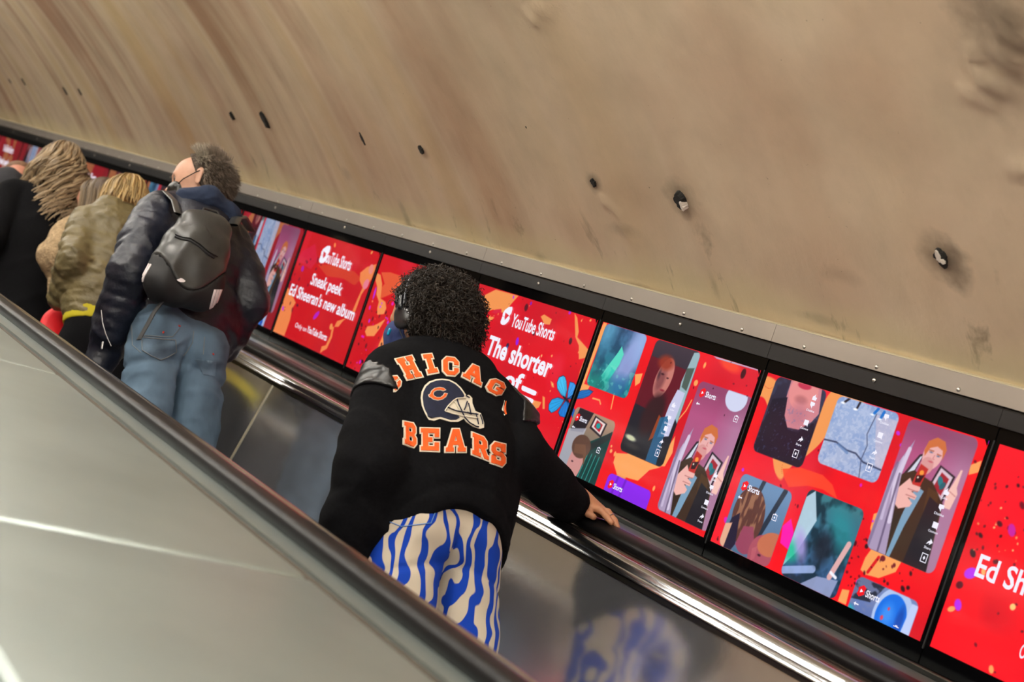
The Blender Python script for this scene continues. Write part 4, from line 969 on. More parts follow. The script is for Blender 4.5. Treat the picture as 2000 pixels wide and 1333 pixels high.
# ---- flat pieces laid on a body: traced in the photo, placed on the real surface
class Skin:
    def __init__(s, objs):
        V, Fc = [], []
        for o in objs:
            n = len(V); V += [o.matrix_world @ v.co for v in o.data.vertices]; Fc += [tuple(i + n for i in p.vertices) for p in o.data.polygons]
        s.t = BVHTree.FromPolygons(V, Fc)
    def hit(s, px, py):
        r = ray(px, py).normalized(); loc, nrm, i, d = s.t.ray_cast(cam_loc, r); return (loc, nrm)
    def patch(s, name, loops, mt, parent, lift=.003, step=7., clip=None):
        """loops[0] outer, the others holes, in pixels of the photo"""
        pts, edges = [], []
        def dens(P):
            out = []
            for (x1, y1), (x2, y2) in zip(P, P[1:] + P[:1]):
                n = max(1, int(math.hypot(x2 - x1, y2 - y1) / step)); out += [(x1 + (x2 - x1) * i / n, y1 + (y2 - y1) * i / n) for i in range(n)]
            return out
        for lp in loops:
            P = dens([tuple(p) for p in lp]); o = len(pts); pts += P; edges += [(o + i, o + (i + 1) % len(P)) for i in range(len(P))]
        xs = [p[0] for p in pts]; ys = [p[1] for p in pts]
        def inside(x, y, lp):
            c = False
            for (x1, y1), (x2, y2) in zip(lp, lp[1:] + lp[:1]):
                if (y1 > y) != (y2 > y) and x < (x2 - x1) * (y - y1) / (y2 - y1) + x1: c = not c
            return c
        isin = lambda x, y: inside(x, y, loops[0]) and not any(inside(x, y, h) for h in loops[1:])
        x = min(xs) + step / 2
        while x < max(xs):
            y = min(ys) + step / 2
            while y < max(ys):
                if isin(x, y): pts.append((x, y))
                y += step
            x += step
        vo, eo, fo, *_ = delaunay_2d_cdt([Vector(p) for p in pts], edges, [], 0, 1e-4)
        fs = [f for f in fo if isin(sum(vo[i].x for i in f) / 3, sum(vo[i].y for i in f) / 3)]
        hits = [s.hit(v.x, v.y) for v in vo]; ds = sorted((h[0] - cam_loc).length for h in hits if h[0])
        if not ds: return None
        med = ds[len(ds) // 2]
        ok = [h[0] is not None and abs((h[0] - cam_loc).length - med) < .12 for h in hits]
        if clip: ok = [a and clip(v.x, v.y) for a, v in zip(ok, vo)]
        fs = [f for f in fs if all(ok[i] for i in f)]
        if not fs: return None
        use = sorted({i for f in fs for i in f}); mp = {i: k for k, i in enumerate(use)}; n = len(use)
        nrm = lambda i: (hits[i][1] if hits[i][1].dot(hits[i][0] - cam_loc) < 0 else -hits[i][1])
        top = [hits[i][0] + nrm(i) * lift for i in use]; bot = [hits[i][0] - nrm(i) * .002 for i in use]
        cnt = {}
        for f in fs:
            for a, b in zip(f, f[1:] + f[:1]): cnt[(a, b)] = 1
        side = [(mp[a], mp[b]) for a, b in cnt if (b, a) not in cnt]
        me = bpy.data.meshes.new(name)
        me.from_pydata([tuple(v) for v in top + bot], [], [tuple(mp[i] for i in f) for f in fs] + [(b, a, a + n, b + n) for a, b in side]); me.update()
        o = link(name, me, mt, parent); auto_smooth(o, 50); return o
    def seam(s, name, P, r, mt, parent, lift=.001, flat=1.):
        out = []
        for (x1, y1), (x2, y2) in zip(P, P[1:]):
            n = max(1, int(math.hypot(x2 - x1, y2 - y1) / 4))
            for i in range(n):
                h = s.hit(x1 + (x2 - x1) * i / n, y1 + (y2 - y1) * i / n)
                if h[0] is not None: out.append(h[0] - h[1] * 0 + (h[1] if h[1].dot(h[0] - cam_loc) < 0 else -h[1]) * lift)
        if len(out) < 2: return None
        tb = Tubes(); tb.add(out, [r] * len(out), 5, flat); return tb.build(name, mt, parent)

def at(px, py, y, dx=0, dy=0, dz=0):
    p = on_y(px, py, y); return p + Vector((dx, dy, dz))
def axes(yaw):
    t = math.radians(yaw); return Vector((-math.sin(t), math.cos(t), 0)), Vector((math.cos(t), math.sin(t), 0)), Vector((0, 0, 1))

# ---- heads
def head(c, yaw, mt, parent, name='head', vox=.0035, sc=1., pitch=0.):
    f, r, u = axes(yaw); u = (u * math.cos(pitch) + f * math.sin(pitch)); f = u.cross(r) * 1; f = r.cross(u) * -1 if r.cross(u).dot(axes(yaw)[0]) < 0 else r.cross(u)
    q = lambda a, b, h: c + (f * a + r * b + u * h) * sc
    s = SDF(.018)
    s.chain([(q(-.028, 0, .035), .086 * sc), (q(.022, 0, .035), .078 * sc)], ky=.92, axis=r)
    s.cap(q(.035, 0, -.01), q(.045, 0, -.075), .062 * sc, .045 * sc, ky=.95, axis=r); s.cap(q(.02, .03, -.07), q(.062, .008, -.098), .026 * sc, .02 * sc); s.cap(q(.02, -.03, -.07), q(.062, -.008, -.098), .026 * sc, .02 * sc)
    s.cap(q(.086, 0, .012), q(.112, 0, -.026), .010 * sc, .0135 * sc, k=.012); s.cap(q(.094, .012, -.033), q(.094, -.012, -.033), .009 * sc, k=.01)
    s.cap(q(.080, .034, .026), q(.088, .012, .028), .012 * sc, k=.015); s.cap(q(.080, -.034, .026), q(.088, -.012, .028), .012 * sc, k=.015)
    s.cap(q(.088, .018, -.062), q(.088, -.018, -.062), .008 * sc, k=.01); s.cap(q(.086, .015, -.073), q(.086, -.015, -.073), .0085 * sc, k=.01)
    s.cap(q(.1, .032, .008), q(.1, .030, .008), .014 * sc, sub=True, k=.012); s.cap(q(.1, -.032, .008), q(.1, -.030, .008), .014 * sc, sub=True, k=.012)
    for sg in (1, -1):
        s.cap(q(-.012, sg * .077, .018), q(-.008, sg * .074, -.022), .019 * sc, .012 * sc, ky=.35, axis=(r * .9 + f * -.4), k=.006)
        s.cap(q(-.004, sg * .092, .008), q(-.002, sg * .088, -.008), .009 * sc, sub=True, k=.004)
    s.cap(q(-.03, 0, -.05), q(-.045, 0, -.16), .055 * sc, .056 * sc, k=.03)
    o = s.build(name, vox * sc, mt, parent)
    e = SDF(.004)
    ey = bpy.data.meshes.new('eye'); 
    for sg in (1, -1):
        bm = bmesh.new(); bmesh.ops.create_uvsphere(bm, u_segments=14, v_segments=8, radius=.0115 * sc)
        for v in bm.verts: v.co = q(.081, sg * .031, .008) + v.co
        me = bpy.data.meshes.new('eye'); bm.to_mesh(me); bm.free(); link('eye', me, M['eye'], o)
    return o, q
M['eye'] = mat('eye', srgb(70, 60, 54), .15)
def skin_mat(name, c): return mat(name, c, .5, 0, .4, noise=(40.,), var=.07, bump=(300, .1, .0005))
M['skin_a'] = skin_mat('skin_tan', srgb(176, 122, 90)); M['skin_b'] = skin_mat('skin_fair', srgb(184, 140, 116)); M['skin_c'] = skin_mat('skin_rosy', srgb(178, 120, 98))

def curls(name, c, rad, mt, parent, n, R, L, seed, keep, f, r, u, base):
    """small spiral locks standing off a head"""
    rg = random.Random(seed); tb = Tubes()
    while n > 0:
        v = Vector((rg.gauss(0, 1), rg.gauss(0, 1), rg.gauss(0, 1))).normalized()
        a, b, h = v.dot(f), v.dot(r), v.dot(u)
        if not keep(a, b, h): continue
        n -= 1
        p = c + f * a * rad[0] + r * b * rad[1] + u * h * rad[2]
        d = (v + Vector((rg.uniform(-.5, .5), rg.uniform(-.5, .5), rg.uniform(-.9, .1)))).normalized()
        e1 = d.orthogonal().normalized(); e2 = d.cross(e1); ph = rg.uniform(0, 6.28); tw = rg.choice((-1, 1)) * rg.uniform(5.5, 8.5) * 1.6; rr_ = R * rg.uniform(.6, 1.3); LL = L * rg.uniform(.5, 1.2)
        pts, rs = [], []; N_ = 15
        for i in range(N_):
            t = i / (N_ - 1); q = rr_ * min(1, t * 3)
            pts.append(p + d * LL * t + (e1 * math.cos(ph + tw * t) + e2 * math.sin(ph + tw * t)) * q + Vector((0, 0, -.006 * t * t))); rs.append(.0013 * (1 - .6 * t) + .0003)
        k = rg.uniform(.5, 1.5); tb.add(pts, rs, 3, 1., (base[0] * k, base[1] * k, base[2] * k))
    return tb.build(name, mt, parent)
def locks(name, c, rad, mt, parent, n, length, seed, f, r, u, base, tip, amp=.012, width=.0065, wave=26., part=(0.02, 0., 1.), face=.35, spread=1.12, jit=.25, lo=None, gather=0.):
    """strands combed from the parting over the skull and hanging in waves"""
    rg = random.Random(seed); tb = Tubes()
    for _ in range(n):
        th = rg.uniform(-math.pi, math.pi)
        while math.cos(th) > face: th = rg.uniform(-math.pi, math.pi)        # th = 0 is the face side
        off = Vector((part[0] + rg.uniform(-.25, .25), part[1] + rg.uniform(-.06, .06)))
        LL = length * rg.uniform(1 - jit, 1 + jit * .4); N_ = 26; pts, rs = [], []; ph = rg.uniform(0, 6.28); am = amp * rg.uniform(.5, 1.5); wv = wave * rg.uniform(.8, 1.25); lay = rg.uniform(.94, 1.07)
        d = f * math.cos(th) + r * math.sin(th); side = d.cross(u)
        arc_l = math.pi / 2 * (rad[0] + rad[2]) / 2
        for i in range(N_):
            t = i / (N_ - 1); s_ = t * LL
            if s_ < arc_l:
                an = s_ / arc_l * math.pi / 2
                p = c + (f * math.cos(th) * rad[0] + r * math.sin(th) * rad[1]) * math.sin(an) * lay + u * rad[2] * math.cos(an) * lay + f * off[0] * .1 * math.cos(an)
                w = am * max(0, (an - .8)) * .5
            else:
                e = s_ - arc_l; k = 1 + (spread - 1) * min(1, e / .08) - gather * max(0, e - .05)
                p = c + (f * math.cos(th) * rad[0] + r * math.sin(th) * rad[1]) * lay * k - Vector((0, 0, 1)) * e * .96
                w = am * (.4 + min(1, e / .12))
            p = p + side * w * math.sin(ph + wv * s_) + d * w * .8 * math.cos(ph + wv * s_)
            pts.append(p); rs.append(width * (1 - .75 * t ** 3) * rg.uniform(.9, 1.1))
        k = rg.uniform(.55, 1.3); mixc = [base[j] * (1 - .0) for j in range(3)]
        m0 = len(tb.V); tb.add(pts, rs, 5, .45, (0, 0, 0)); nn = len(tb.V) - m0; q = rg.random() ** 1.4
        for i in range(nn):
            t = (i // 5) / (N_ - 1); tb.C[m0 + i] = tuple((base[j] * (1 - t * (.4 + .6 * q)) + tip[j] * t * (.4 + .6 * q)) * k for j in range(3))
    return tb.build(name, mt, parent)
def short_hair(name, c, rad, mt, parent, n, L, seed, keep, f, r, u, base, lean, rw=.0009):
    rg = random.Random(seed); tb = Tubes()
    while n > 0:
        v = Vector((rg.gauss(0, 1), rg.gauss(0, 1), rg.gauss(0, 1))).normalized(); a, b, h = v.dot(f), v.dot(r), v.dot(u)
        if not keep(a, b, h): continue
        n -= 1; p = c + f * a * rad[0] + r * b * rad[1] + u * h * rad[2]; d = (v * .55 + lean(a, b, h) + Vector((rg.uniform(-.35, .35), rg.uniform(-.35, .35), rg.uniform(-.3, .3)))).normalized(); LL = L * rg.uniform(.5, 1.3)
        pts = [p - v * .004 + (v * .5 + d * .5) * 0, p + v * LL * .25 + d * LL * .25, p + v * LL * .3 + d * LL * .7, p + v * LL * .25 + d * LL]
        k = rg.uniform(.55, 1.45); tb.add(pts, [rw, rw, rw * .8, rw * .3], 3, 1., tuple(x * k for x in base(a, b, h)))
    return tb.build(name, mt, parent)
M['hair'] = mat('hair', srgb(60, 50, 40), .42, 0, .35, attr=True)
M['wool'] = mat('black_wool', srgb(15, 15, 17), .95, 0, .08, noise=(140.,), var=.3, bump=(420, .25, .0012))
M['leather'] = mat('dark_leather', srgb(15, 15, 16), .34, 0, .45, noise=(9.,), var=.2, bump=(160, .2, .0012))
M['cream_felt'] = mat('cream_felt', srgb(222, 212, 190), .9, bump=(500, .25, .001)); M['orange_felt'] = mat('orange_felt', srgb(236, 92, 22), .85, noise=(60.,), var=.12, bump=(500, .3, .001)); M['navy_felt'] = mat('navy_felt', srgb(22, 27, 50), .9, noise=(80.,), var=.25, bump=(500, .3, .001))
def person(y, x, label):
    return empty('person', Vector((x, y, tread_z(y))), label, 'person')
def shoe(parent, x, y, z, mt, yaw=0.):
    f, r, u = axes(yaw); s = SDF(.015); c = Vector((x, y, z))
    s.cap(c + f * -.05 + u * .035, c + f * .12 + u * .028, .034, .03, ky=.9, axis=r); s.cap(c + f * -.045 + u * .05, c + f * -.04 + u * .11, .036, .04); s.cap(c + f * .0 + u * .05, c + f * .06 + u * .045, .036, .03)
    s.cuts.append(plane(c + Vector((0, 0, .002)), (0, 0, -1))); return s.build('shoe', .006, mt, parent)

# ================================================================== the rider in the varsity jacket
Y1 = 2.68
pA = person(Y1, 1.82, 'person in a black varsity jacket with orange letters, curly dark hair, hand on the handrail')
zf = tread_z(Y1)
P3 = lambda x, y, z: Vector((x, y, z))
# body under the clothes: neck, head
hc = P3(1.800, 2.705, 3.070)
hd, q = head(hc, 24, M['skin_a'], pA, sc=.98)
fA, rA, uA = axes(24)
base_hair = SDF(.03); base_hair.chain([(hc + fA * -.035 + uA * .035, .098), (hc + fA * .01 + uA * .04, .094)]); base_hair.cap(hc + fA * -.05 + uA * -.02, hc + fA * -.055 + uA * -.055, .078, .062, ky=1.1, axis=rA)
base_hair.cuts.append(plane(hc + fA * .045 + uA * .03, fA - uA * .35))
base_hair.fx.append(lambda P: waves(P, 160, .004, 3))
hair = base_hair.build('hair', .005, mat('curly_hair_mass', srgb(20, 15, 13), .6, 0, .3, bump=(90, .8, .01)), pA)
keep = lambda a, b, h: a < .45 and not (a > .12 and h < .2) and h > -.82
curls('curl', hc + fA * -.022 + uA * .025, (.100, .103, .108), M['hair'], hair, 3600, .0062, .034, 5, keep, fA, rA, uA, (.020, .014, .010))['kind'] = 'stuff'
# face covering and headphones
mk = SDF(.015); mk.cap(hc + fA * .062 + uA * -.018, hc + fA * .066 + uA * -.080, .060, .050, ky=1.05, axis=rA); mk.cuts.append(plane(hc + fA * .012, fA * -1)); mk.fx.append(lambda P: creases(P, 60, .002, 4))
M['navy_cloth'] = mat('navy_mask_cloth', srgb(30, 46, 96), .8, bump=(300, .2, .001))
face_mask = mk.build('face_mask', .004, M['navy_cloth'], pA)
hp = empty('headphones', hc + uA * .1, 'black over-ear headphones with a thin silver-grey band on the curly-haired head', 'headphones')
M['hp'] = mat('headphone_plastic', srgb(22, 22, 25), .3, 0, .5, coat=.3)
tb = Tubes(); pts = []
for i in range(25):
    t = math.pi * (i / 24); pts.append(hc + rA * (-math.cos(t) * .124) + uA * (.012 + math.sin(t) * .138) + fA * (-.006))
tb.add(pts, [.0032] * 25, 8, 1.6); tb.build('headband', mat('headband', srgb(70, 72, 76), .25, .6), hp)
for sg in (-1, 1):
    e = SDF(.008); e.cap(hc + rA * sg * .103 + fA * .008 + uA * -.002, hc + rA * sg * .1031 + fA * .008 + uA * -.016, .029, .028, ky=.45, axis=rA); e.cap(hc + rA * sg * .118 + uA * .012 + fA * .01, hc + rA * sg * .116 + uA * .04 + fA * .01, .008, .006); e.build('ear_cup', .004, M['hp'], hp)
tb = Tubes(); tb.add([hc + rA * -.108 + fA * .02 + uA * -.035, hc + rA * -.085 + fA * .01 + uA * -.08, hc + rA * -.07 + fA * 0.03 + uA * -.13], [.0015] * 3, 6); tb.build('cable', M['hp'], hp)
e = SDF(.004); e.cap(hc + rA * -.074 + fA * .066 + uA * -.022, hc + rA * -.072 + fA * .072 + uA * -.032, .0045, .004); e.build('indicator_light', .002, mat('cyan_plastic', srgb(20, 150, 190), .3), hp)

# jacket
jt = SDF(.03); jk = SDF(.03)
jt.chain([(P3(1.835, 2.675, 2.53), .186), (P3(1.835, 2.675, 2.62), .206), (P3(1.832, 2.675, 2.73), .206), (P3(1.825, 2.68, 2.85), .186)], ky=.66)
jt.cuts.append(lambda P: (2.566 - .085 * ((P[:, 0] - 1.835) / .2) ** 2 - .30 * (P[:, 1] - 2.56)) - P[:, 2])
jt.fx.append(lambda P: -.006 * np.exp(-((P[:, 2] - (2.618 - .085 * ((P[:, 0] - 1.835) / .2) ** 2 - .30 * (P[:, 1] - 2.56))) / .008) ** 2) * -1)
jk.part(jt, .02)
jk.chain([(P3(1.70, 2.675, 2.905), .066), (P3(1.80, 2.665, 2.955), .070), (P3(1.83, 2.665, 2.955), .070), (P3(1.965, 2.675, 2.915), .066)])
jk.cap(P3(1.795, 2.675, 2.97), P3(1.80, 2.685, 3.005), .072, .064)
jk.chain([(P3(1.685, 2.68, 2.885), .078), (P3(1.622, 2.645, 2.70), .078), (P3(1.612, 2.64, 2.64), .078)], k=.02)
jk.chain([(P3(1.612, 2.64, 2.64), .078), (P3(1.618, 2.69, 2.54), .072), (P3(1.625, 2.73, 2.47), .060)], k=.03)
HAND = on_x(1150, 1000, 2.312)
wr = on_x(1133, 1000, 2.285) + Vector((0, 0, .012)); el = at(1008, 885, 2.63)
jk.chain([(P3(1.978, 2.68, 2.895), .074), (at(990, 825, 2.65), .073), (el, .075)], k=.02)
jk.chain([(el, .075), (at(1072, 950, 2.66), .058), (wr + Vector((-.030, 0, .004)), .046), (wr + Vector((-.012, .004, .004)), .041)], k=.02)
jk.cap(P3(1.80, 2.70, 3.06), P3(1.80, 2.70, 3.10), .055, .06, sub=True, k=.01)
jk.fx.append(lambda P: creases(P, 17, -.008, 21, (1, .7, .9)) + waves(P, 26, .0022, 8) + creases(P, 34, -.0035, 5, (.7, .7, 1.5)))
armhole = lambda sg, x0: (lambda P: -(.5 * .010 * np.exp(-((P[:, 0] - x0 - sg * .10 * (P[:, 2] - 2.85)) / .012) ** 2) * (P[:, 2] < 2.93)) * -1)
jk.fx.append(armhole(-1, 1.688)); jk.fx.append(armhole(1, 1.985))
jacket = jk.build('varsity_jacket', .0075, M['wool'], pA)
lp = SDF(.03); lp.p = jk.p; lp.lo, lp.hi = np.array([1.55, 2.50, 2.74]), np.array([1.74, 2.84, 3.02])
lp.fx = list(jk.fx) + [lambda P: creases(P, 34, -.005, 31, (1, 1, .5))]
lp.build('leather_shoulder', .005, M['leather'], pA, .0065, (plane((1.618, 2.6, 2.90), (1, 0, .42)), plane((1.62, 2.6, 2.832), (-.25, 0, -1))))
lp.lo, lp.hi = np.array([1.95, 2.50, 2.74]), np.array([2.14, 2.84, 3.02])
lp.build('leather_shoulder', .005, M['leather'], pA, .0065, (plane((2.012, 2.6, 2.90), (-1, 0, .2)), plane((2.04, 2.6, 2.842), (.3, 0, -1))))
# ribbed hem and cuffs
rb_ = SDF(.01); rb_.p = [x for x in jk.p[:1]]; rb_.lo, rb_.hi = np.array([1.6, 2.5, 2.46]), np.array([2.06, 2.85, 2.62])

# letters and badge on the back
sk = Skin([jacket]); G = lambda x, y: (600 + x / 4.76, 680 + y / 4.76)
LET = {
 'C': [[(30, 0), (75, 0), (100, 22), (100, 40), (72, 40), (72, 26), (66, 20), (38, 20), (30, 28), (30, 72), (38, 80), (66, 80), (72, 74), (72, 60), (100, 60), (100, 78), (76, 100), (26, 100), (0, 78), (0, 22), (24, 0)]],
 'H': [[(0, 0), (44, 0), (44, 18), (36, 18), (36, 40), (64, 40), (64, 18), (56, 18), (56, 0), (100, 0), (100, 18), (92, 18), (92, 82), (100, 82), (100, 100), (56, 100), (56, 82), (64, 82), (64, 60), (36, 60), (36, 82), (44, 82), (44, 100), (0, 100), (0, 82), (8, 82), (8, 18), (0, 18)]],
 'I': [[(10, 0), (90, 0), (90, 20), (70, 20), (70, 80), (90, 80), (90, 100), (10, 100), (10, 80), (30, 80), (30, 20), (10, 20)]],
 'A': [[(34, 0), (66, 0), (92, 82), (100, 82), (100, 100), (60, 100), (60, 82), (66, 82), (63, 70), (37, 70), (34, 82), (40, 82), (40, 100), (0, 100), (0, 82), (8, 82)], [(43, 53), (57, 53), (50, 27)]],
 'G': [[(24, 0), (76, 0), (100, 22), (100, 38), (72, 38), (72, 26), (66, 20), (38, 20), (30, 28), (30, 72), (38, 80), (64, 80), (72, 74), (72, 64), (54, 64), (54, 48), (100, 48), (100, 80), (78, 100), (24, 100), (0, 78), (0, 22)]],
 'B': [[(0, 0), (76, 0), (96, 16), (96, 38), (84, 49), (100, 62), (100, 84), (80, 100), (0, 100), (0, 82), (10, 82), (10, 18), (0, 18)], [(38, 20), (38, 40), (64, 40), (69, 35), (69, 25), (64, 20)], [(38, 58), (38, 80), (66, 80), (72, 75), (72, 63), (66, 58)]],
 'E': [[(0, 0), (98, 0), (98, 38), (74, 38), (74, 20), (40, 20), (40, 40), (62, 40), (62, 60), (40, 60), (40, 80), (74, 80), (74, 62), (98, 62), (98, 100), (0, 100), (0, 82), (10, 82), (10, 18), (0, 18)]],
 'R': [[(0, 0), (76, 0), (96, 16), (96, 44), (80, 56), (92, 82), (100, 82), (100, 100), (72, 100), (52, 60), (40, 60), (40, 82), (50, 82), (50, 100), (0, 100), (0, 82), (10, 82), (10, 18), (0, 18)], [(40, 20), (40, 42), (62, 42), (67, 37), (67, 25), (62, 20)]],
 'S': [[(24, 0), (62, 0), (70, 6), (70, 0), (98, 0), (98, 36), (72, 36), (64, 20), (36, 20), (30, 25), (30, 34), (36, 40), (78, 40), (100, 58), (100, 80), (78, 100), (38, 100), (30, 94), (30, 100), (2, 100), (2, 64), (28, 64), (36, 80), (64, 80), (71, 75), (71, 64), (64, 60), (22, 60), (0, 42), (0, 20)]],
 'O': [[(24, 0), (76, 0), (100, 22), (100, 78), (76, 100), (24, 100), (0, 78), (0, 22)], [(36, 20), (30, 27), (30, 73), (36, 80), (64, 80), (70, 73), (70, 27), (64, 20)]],
}
def offset(P, d):
    A2 = sum(a[0] * b[1] - b[0] * a[1] for a, b in zip(P, P[1:] + P[:1])); sg = 1 if A2 > 0 else -1; out = []
    for i in range(len(P)):
        p0, p1, p2 = Vector(P[i - 1]), Vector(P[i]), Vector(P[(i + 1) % len(P)])
        e1, e2 = (p1 - p0).normalized(), (p2 - p1).normalized(); n1, n2 = Vector((e1.y, -e1.x)) * sg, Vector((e2.y, -e2.x)) * sg
        m_ = n1 + n2; m_ = m_ / max(.35, m_.length_squared) * 2 if m_.length > 1e-6 else n1
        if m_.length > 1.8: m_ = m_.normalized() * 1.8
        q_ = p1 + m_ * d; out.append((q_.x, q_.y))
    return out
def letter(ch, quad, clip=None, o=2.6):
    TL, TR_, BR, BL = [Vector(G(*p)) for p in quad]
    def mp(p):
        a, b = p[0] / 100, p[1] / 100; v = (TL * (1 - a) + TR_ * a) * (1 - b) + (BL * (1 - a) + BR * a) * b; return (v.x, v.y)
    lps = [[mp(p) for p in lp_] for lp_ in LET[ch]]
    back = [offset(lps[0], o)] + [offset(h, -o * .55) for h in lps[1:]]
    c_ = sk.patch('letter_' + ch.lower() + '_backing', back, M['cream_felt'], jacket, .0022, 6., clip)
    if c_: sk.patch('letter_' + ch.lower(), lps, M['orange_felt'], c_, .0042, 6., clip)
cl = lambda x, y: x > 600 + 787 / 4.76
letter('C', [(725, 335), (818, 250), (880, 335), (795, 425)], cl)
letter('H', [(826, 112), (970, 78), (1068, 268), (928, 296)])
letter('I', [(1062, 72), (1162, 62), (1224, 228), (1112, 248)])
letter('C', [(1258, 86), (1400, 104), (1402, 262), (1262, 252)])
letter('A', [(1478, 134), (1644, 208), (1606, 356), (1440, 268)])
letter('G', [(1716, 280), (1846, 346), (1782, 456), (1650, 386)])
letter('O', [(1850, 470), (1960, 560), (1930, 690), (1815, 600)], lambda x, y: x < 600 + 1850 / 4.76)
letter('B', [(896, 690), (1008, 712), (1012, 932), (898, 892)])
letter('E', [(1056, 752), (1226, 756), (1224, 962), (1056, 956)])
letter('A', [(1288, 760), (1468, 760), (1468, 968), (1284, 968)])
letter('R', [(1532, 794), (1664, 846), (1682, 1048), (1530, 990)])
letter('S', [(1708, 872), (1836, 902), (1832, 1112), (1702, 1068)])
dome = [(1090, 600), (1066, 540), (1056, 470), (1064, 410), (1090, 355), (1130, 318), (1190, 296), (1250, 290), (1320, 300), (1380, 330), (1425, 372), (1452, 410), (1475, 445), (1500, 440), (1530, 470), (1532, 520), (1560, 590), (1610, 610), (1640, 700), (1640, 745), (1600, 755), (1540, 735), (1475, 690), (1455, 660), (1400, 690), (1330, 690), (1230, 662), (1180, 680), (1130, 672), (1110, 640)]
bd = sk.patch('helmet_badge', [[G(*p) for p in dome]], M['cream_felt'], jacket, .0022, 6.)
inner = [(1100, 590), (1082, 540), (1074, 470), (1082, 412), (1106, 365), (1142, 332), (1195, 312), (1250, 305), (1315, 315), (1368, 342), (1410, 380), (1440, 420), (1455, 450), (1440, 470), (1380, 480), (1350, 500), (1300, 560), (1285, 600), (1340, 612), (1400, 630), (1410, 655), (1380, 672), (1330, 674), (1240, 646), (1190, 650), (1150, 660), (1120, 640), (1112, 610)]
nv_ = sk.patch('helmet_shell', [[G(*p) for p in inner]], M['navy_felt'], bd, .0036, 6.)
cO = [(1280, 398), (1262, 382), (1225, 376), (1182, 384), (1152, 410), (1142, 438), (1128, 446), (1132, 462), (1150, 470), (1170, 486), (1210, 494), (1250, 486), (1282, 462), (1296, 432), (1270, 428), (1258, 450), (1232, 468), (1202, 470), (1176, 456), (1166, 436), (1176, 414), (1202, 400), (1236, 398), (1258, 406)]
w_ = sk.patch('badge_c_backing', [offset([G(*p) for p in cO], .8)], M['cream_felt'], bd, .0046, 5.); sk.patch('badge_c', [[G(*p) for p in offset(cO, -2.)]], M['orange_felt'], bd, .0058, 5.)
for i, ln in enumerate([[(1272, 592), (1305, 545), (1352, 498), (1385, 476), (1440, 472), (1492, 478)], [(1275, 592), (1340, 615), (1440, 640), (1540, 655), (1608, 660)], [(1385, 480), (1400, 530), (1430, 590), (1455, 650), (1500, 700), (1560, 735), (1612, 745)], [(1300, 560), (1380, 590), (1470, 605), (1560, 620), (1600, 625)], [(1360, 500), (1400, 570), (1425, 588)], [(1480, 505), (1462, 560), (1440, 600)], [(1492, 520), (1510, 600), (1530, 650)], [(1560, 612), (1575, 670), (1590, 740)], [(1600, 625), (1622, 690), (1625, 740)], [(1480, 600), (1530, 632)], [(1465, 450), (1500, 470), (1515, 500)], [(1120, 640), (1160, 655), (1200, 642)]]):
    inside_navy = i in (0, 1, 4)
    o = sk.seam('facemask_line', [G(*p) for p in ln], .0016, M['cream_felt'] if inside_navy else M['navy_felt'], bd, .0046)

# hand on the rail
hA = SDF(.010)
sd = (W(0, 0, -1) - W(0, 0, 0)).normalized(); nu_ = ax_n; rx = Vector((1, 0, 0))
w0 = wr + Vector((-.01, .0, -.004)); hs = -(W(0, 0, 0) - HAND).dot(ax_d) if False else (HAND - cam_loc).dot(ax_d)
K = lambda x, h, ds: W(x, -.4052 + h, hs + ds)       # x across, h above the rail top, ds along the rail (up the slope)
tr_ = K(2.285, .034, .022)
hA.cap(w0, tr_, .024, .025, ky=.8, axis=nu_)
for xx, hh in ((2.290, .024), (2.306, .025), (2.322, .022), (2.334, .016)): hA.cap(tr_, K(xx, hh, -.030), .019, .0125, k=.016)
def finger(pts, r0, r1): hA.chain([(p, r0 + (r1 - r0) * i / (len(pts) - 1)) for i, p in enumerate(pts)], k=.005)
finger([K(2.292, .024, -.028), K(2.302, .026, -.058), K(2.309, .016, -.082), K(2.312, .009, -.100)], .0098, .0074)
finger([K(2.308, .025, -.030), K(2.326, .026, -.056), K(2.338, .012, -.078), K(2.342, .000, -.092)], .0100, .0074)
finger([K(2.322, .022, -.030), K(2.344, .018, -.050), K(2.355, -.002, -.066), K(2.358, -.018, -.074)], .0096, .0072)
finger([K(2.334, .016, -.024), K(2.354, .006, -.038), K(2.3635, -.012, -.048), K(2.363, -.026, -.054)], .0086, .0065)
finger([K(2.282, .024, .012), K(2.277, .014, -.014), K(2.281, .008, -.040), K(2.287, .005, -.056)], .0125, .0082)
hand = hA.build('hand', .0024, M['skin_a'], pA)
tb = Tubes(); cc = K(2.3315, .019, -.066); dirv = (K(2.338, .012, -.078) - K(2.326, .026, -.056)).normalized(); e1 = dirv.orthogonal().normalized(); e2 = dirv.cross(e1)
tb.add([cc + (e1 * math.cos(t) + e2 * math.sin(t)) * .0103 for t in np.linspace(0, 2 * math.pi, 17)], [.0015] * 17, 6)
ring = tb.build('ring', M['chrome'], None); tag(ring, 'silver ring on a finger of the hand resting on the handrail', 'ring')
tb = Tubes(); dirv = (tr_ - wr).normalized(); e1 = dirv.orthogonal().normalized(); e2 = dirv.cross(e1)
tb.add([wr.lerp(tr_, .28) + (e1 * math.cos(t) + e2 * math.sin(t)) * .0345 for t in np.linspace(0, 2 * math.pi, 25)], [.0026] * 25, 8)
br = tb.build('bracelet', mat('violet_bead', srgb(130, 60, 190), .2, .0, coat=.5), None); tag(br, 'shiny violet bracelet on the wrist resting on the handrail', 'bracelet')

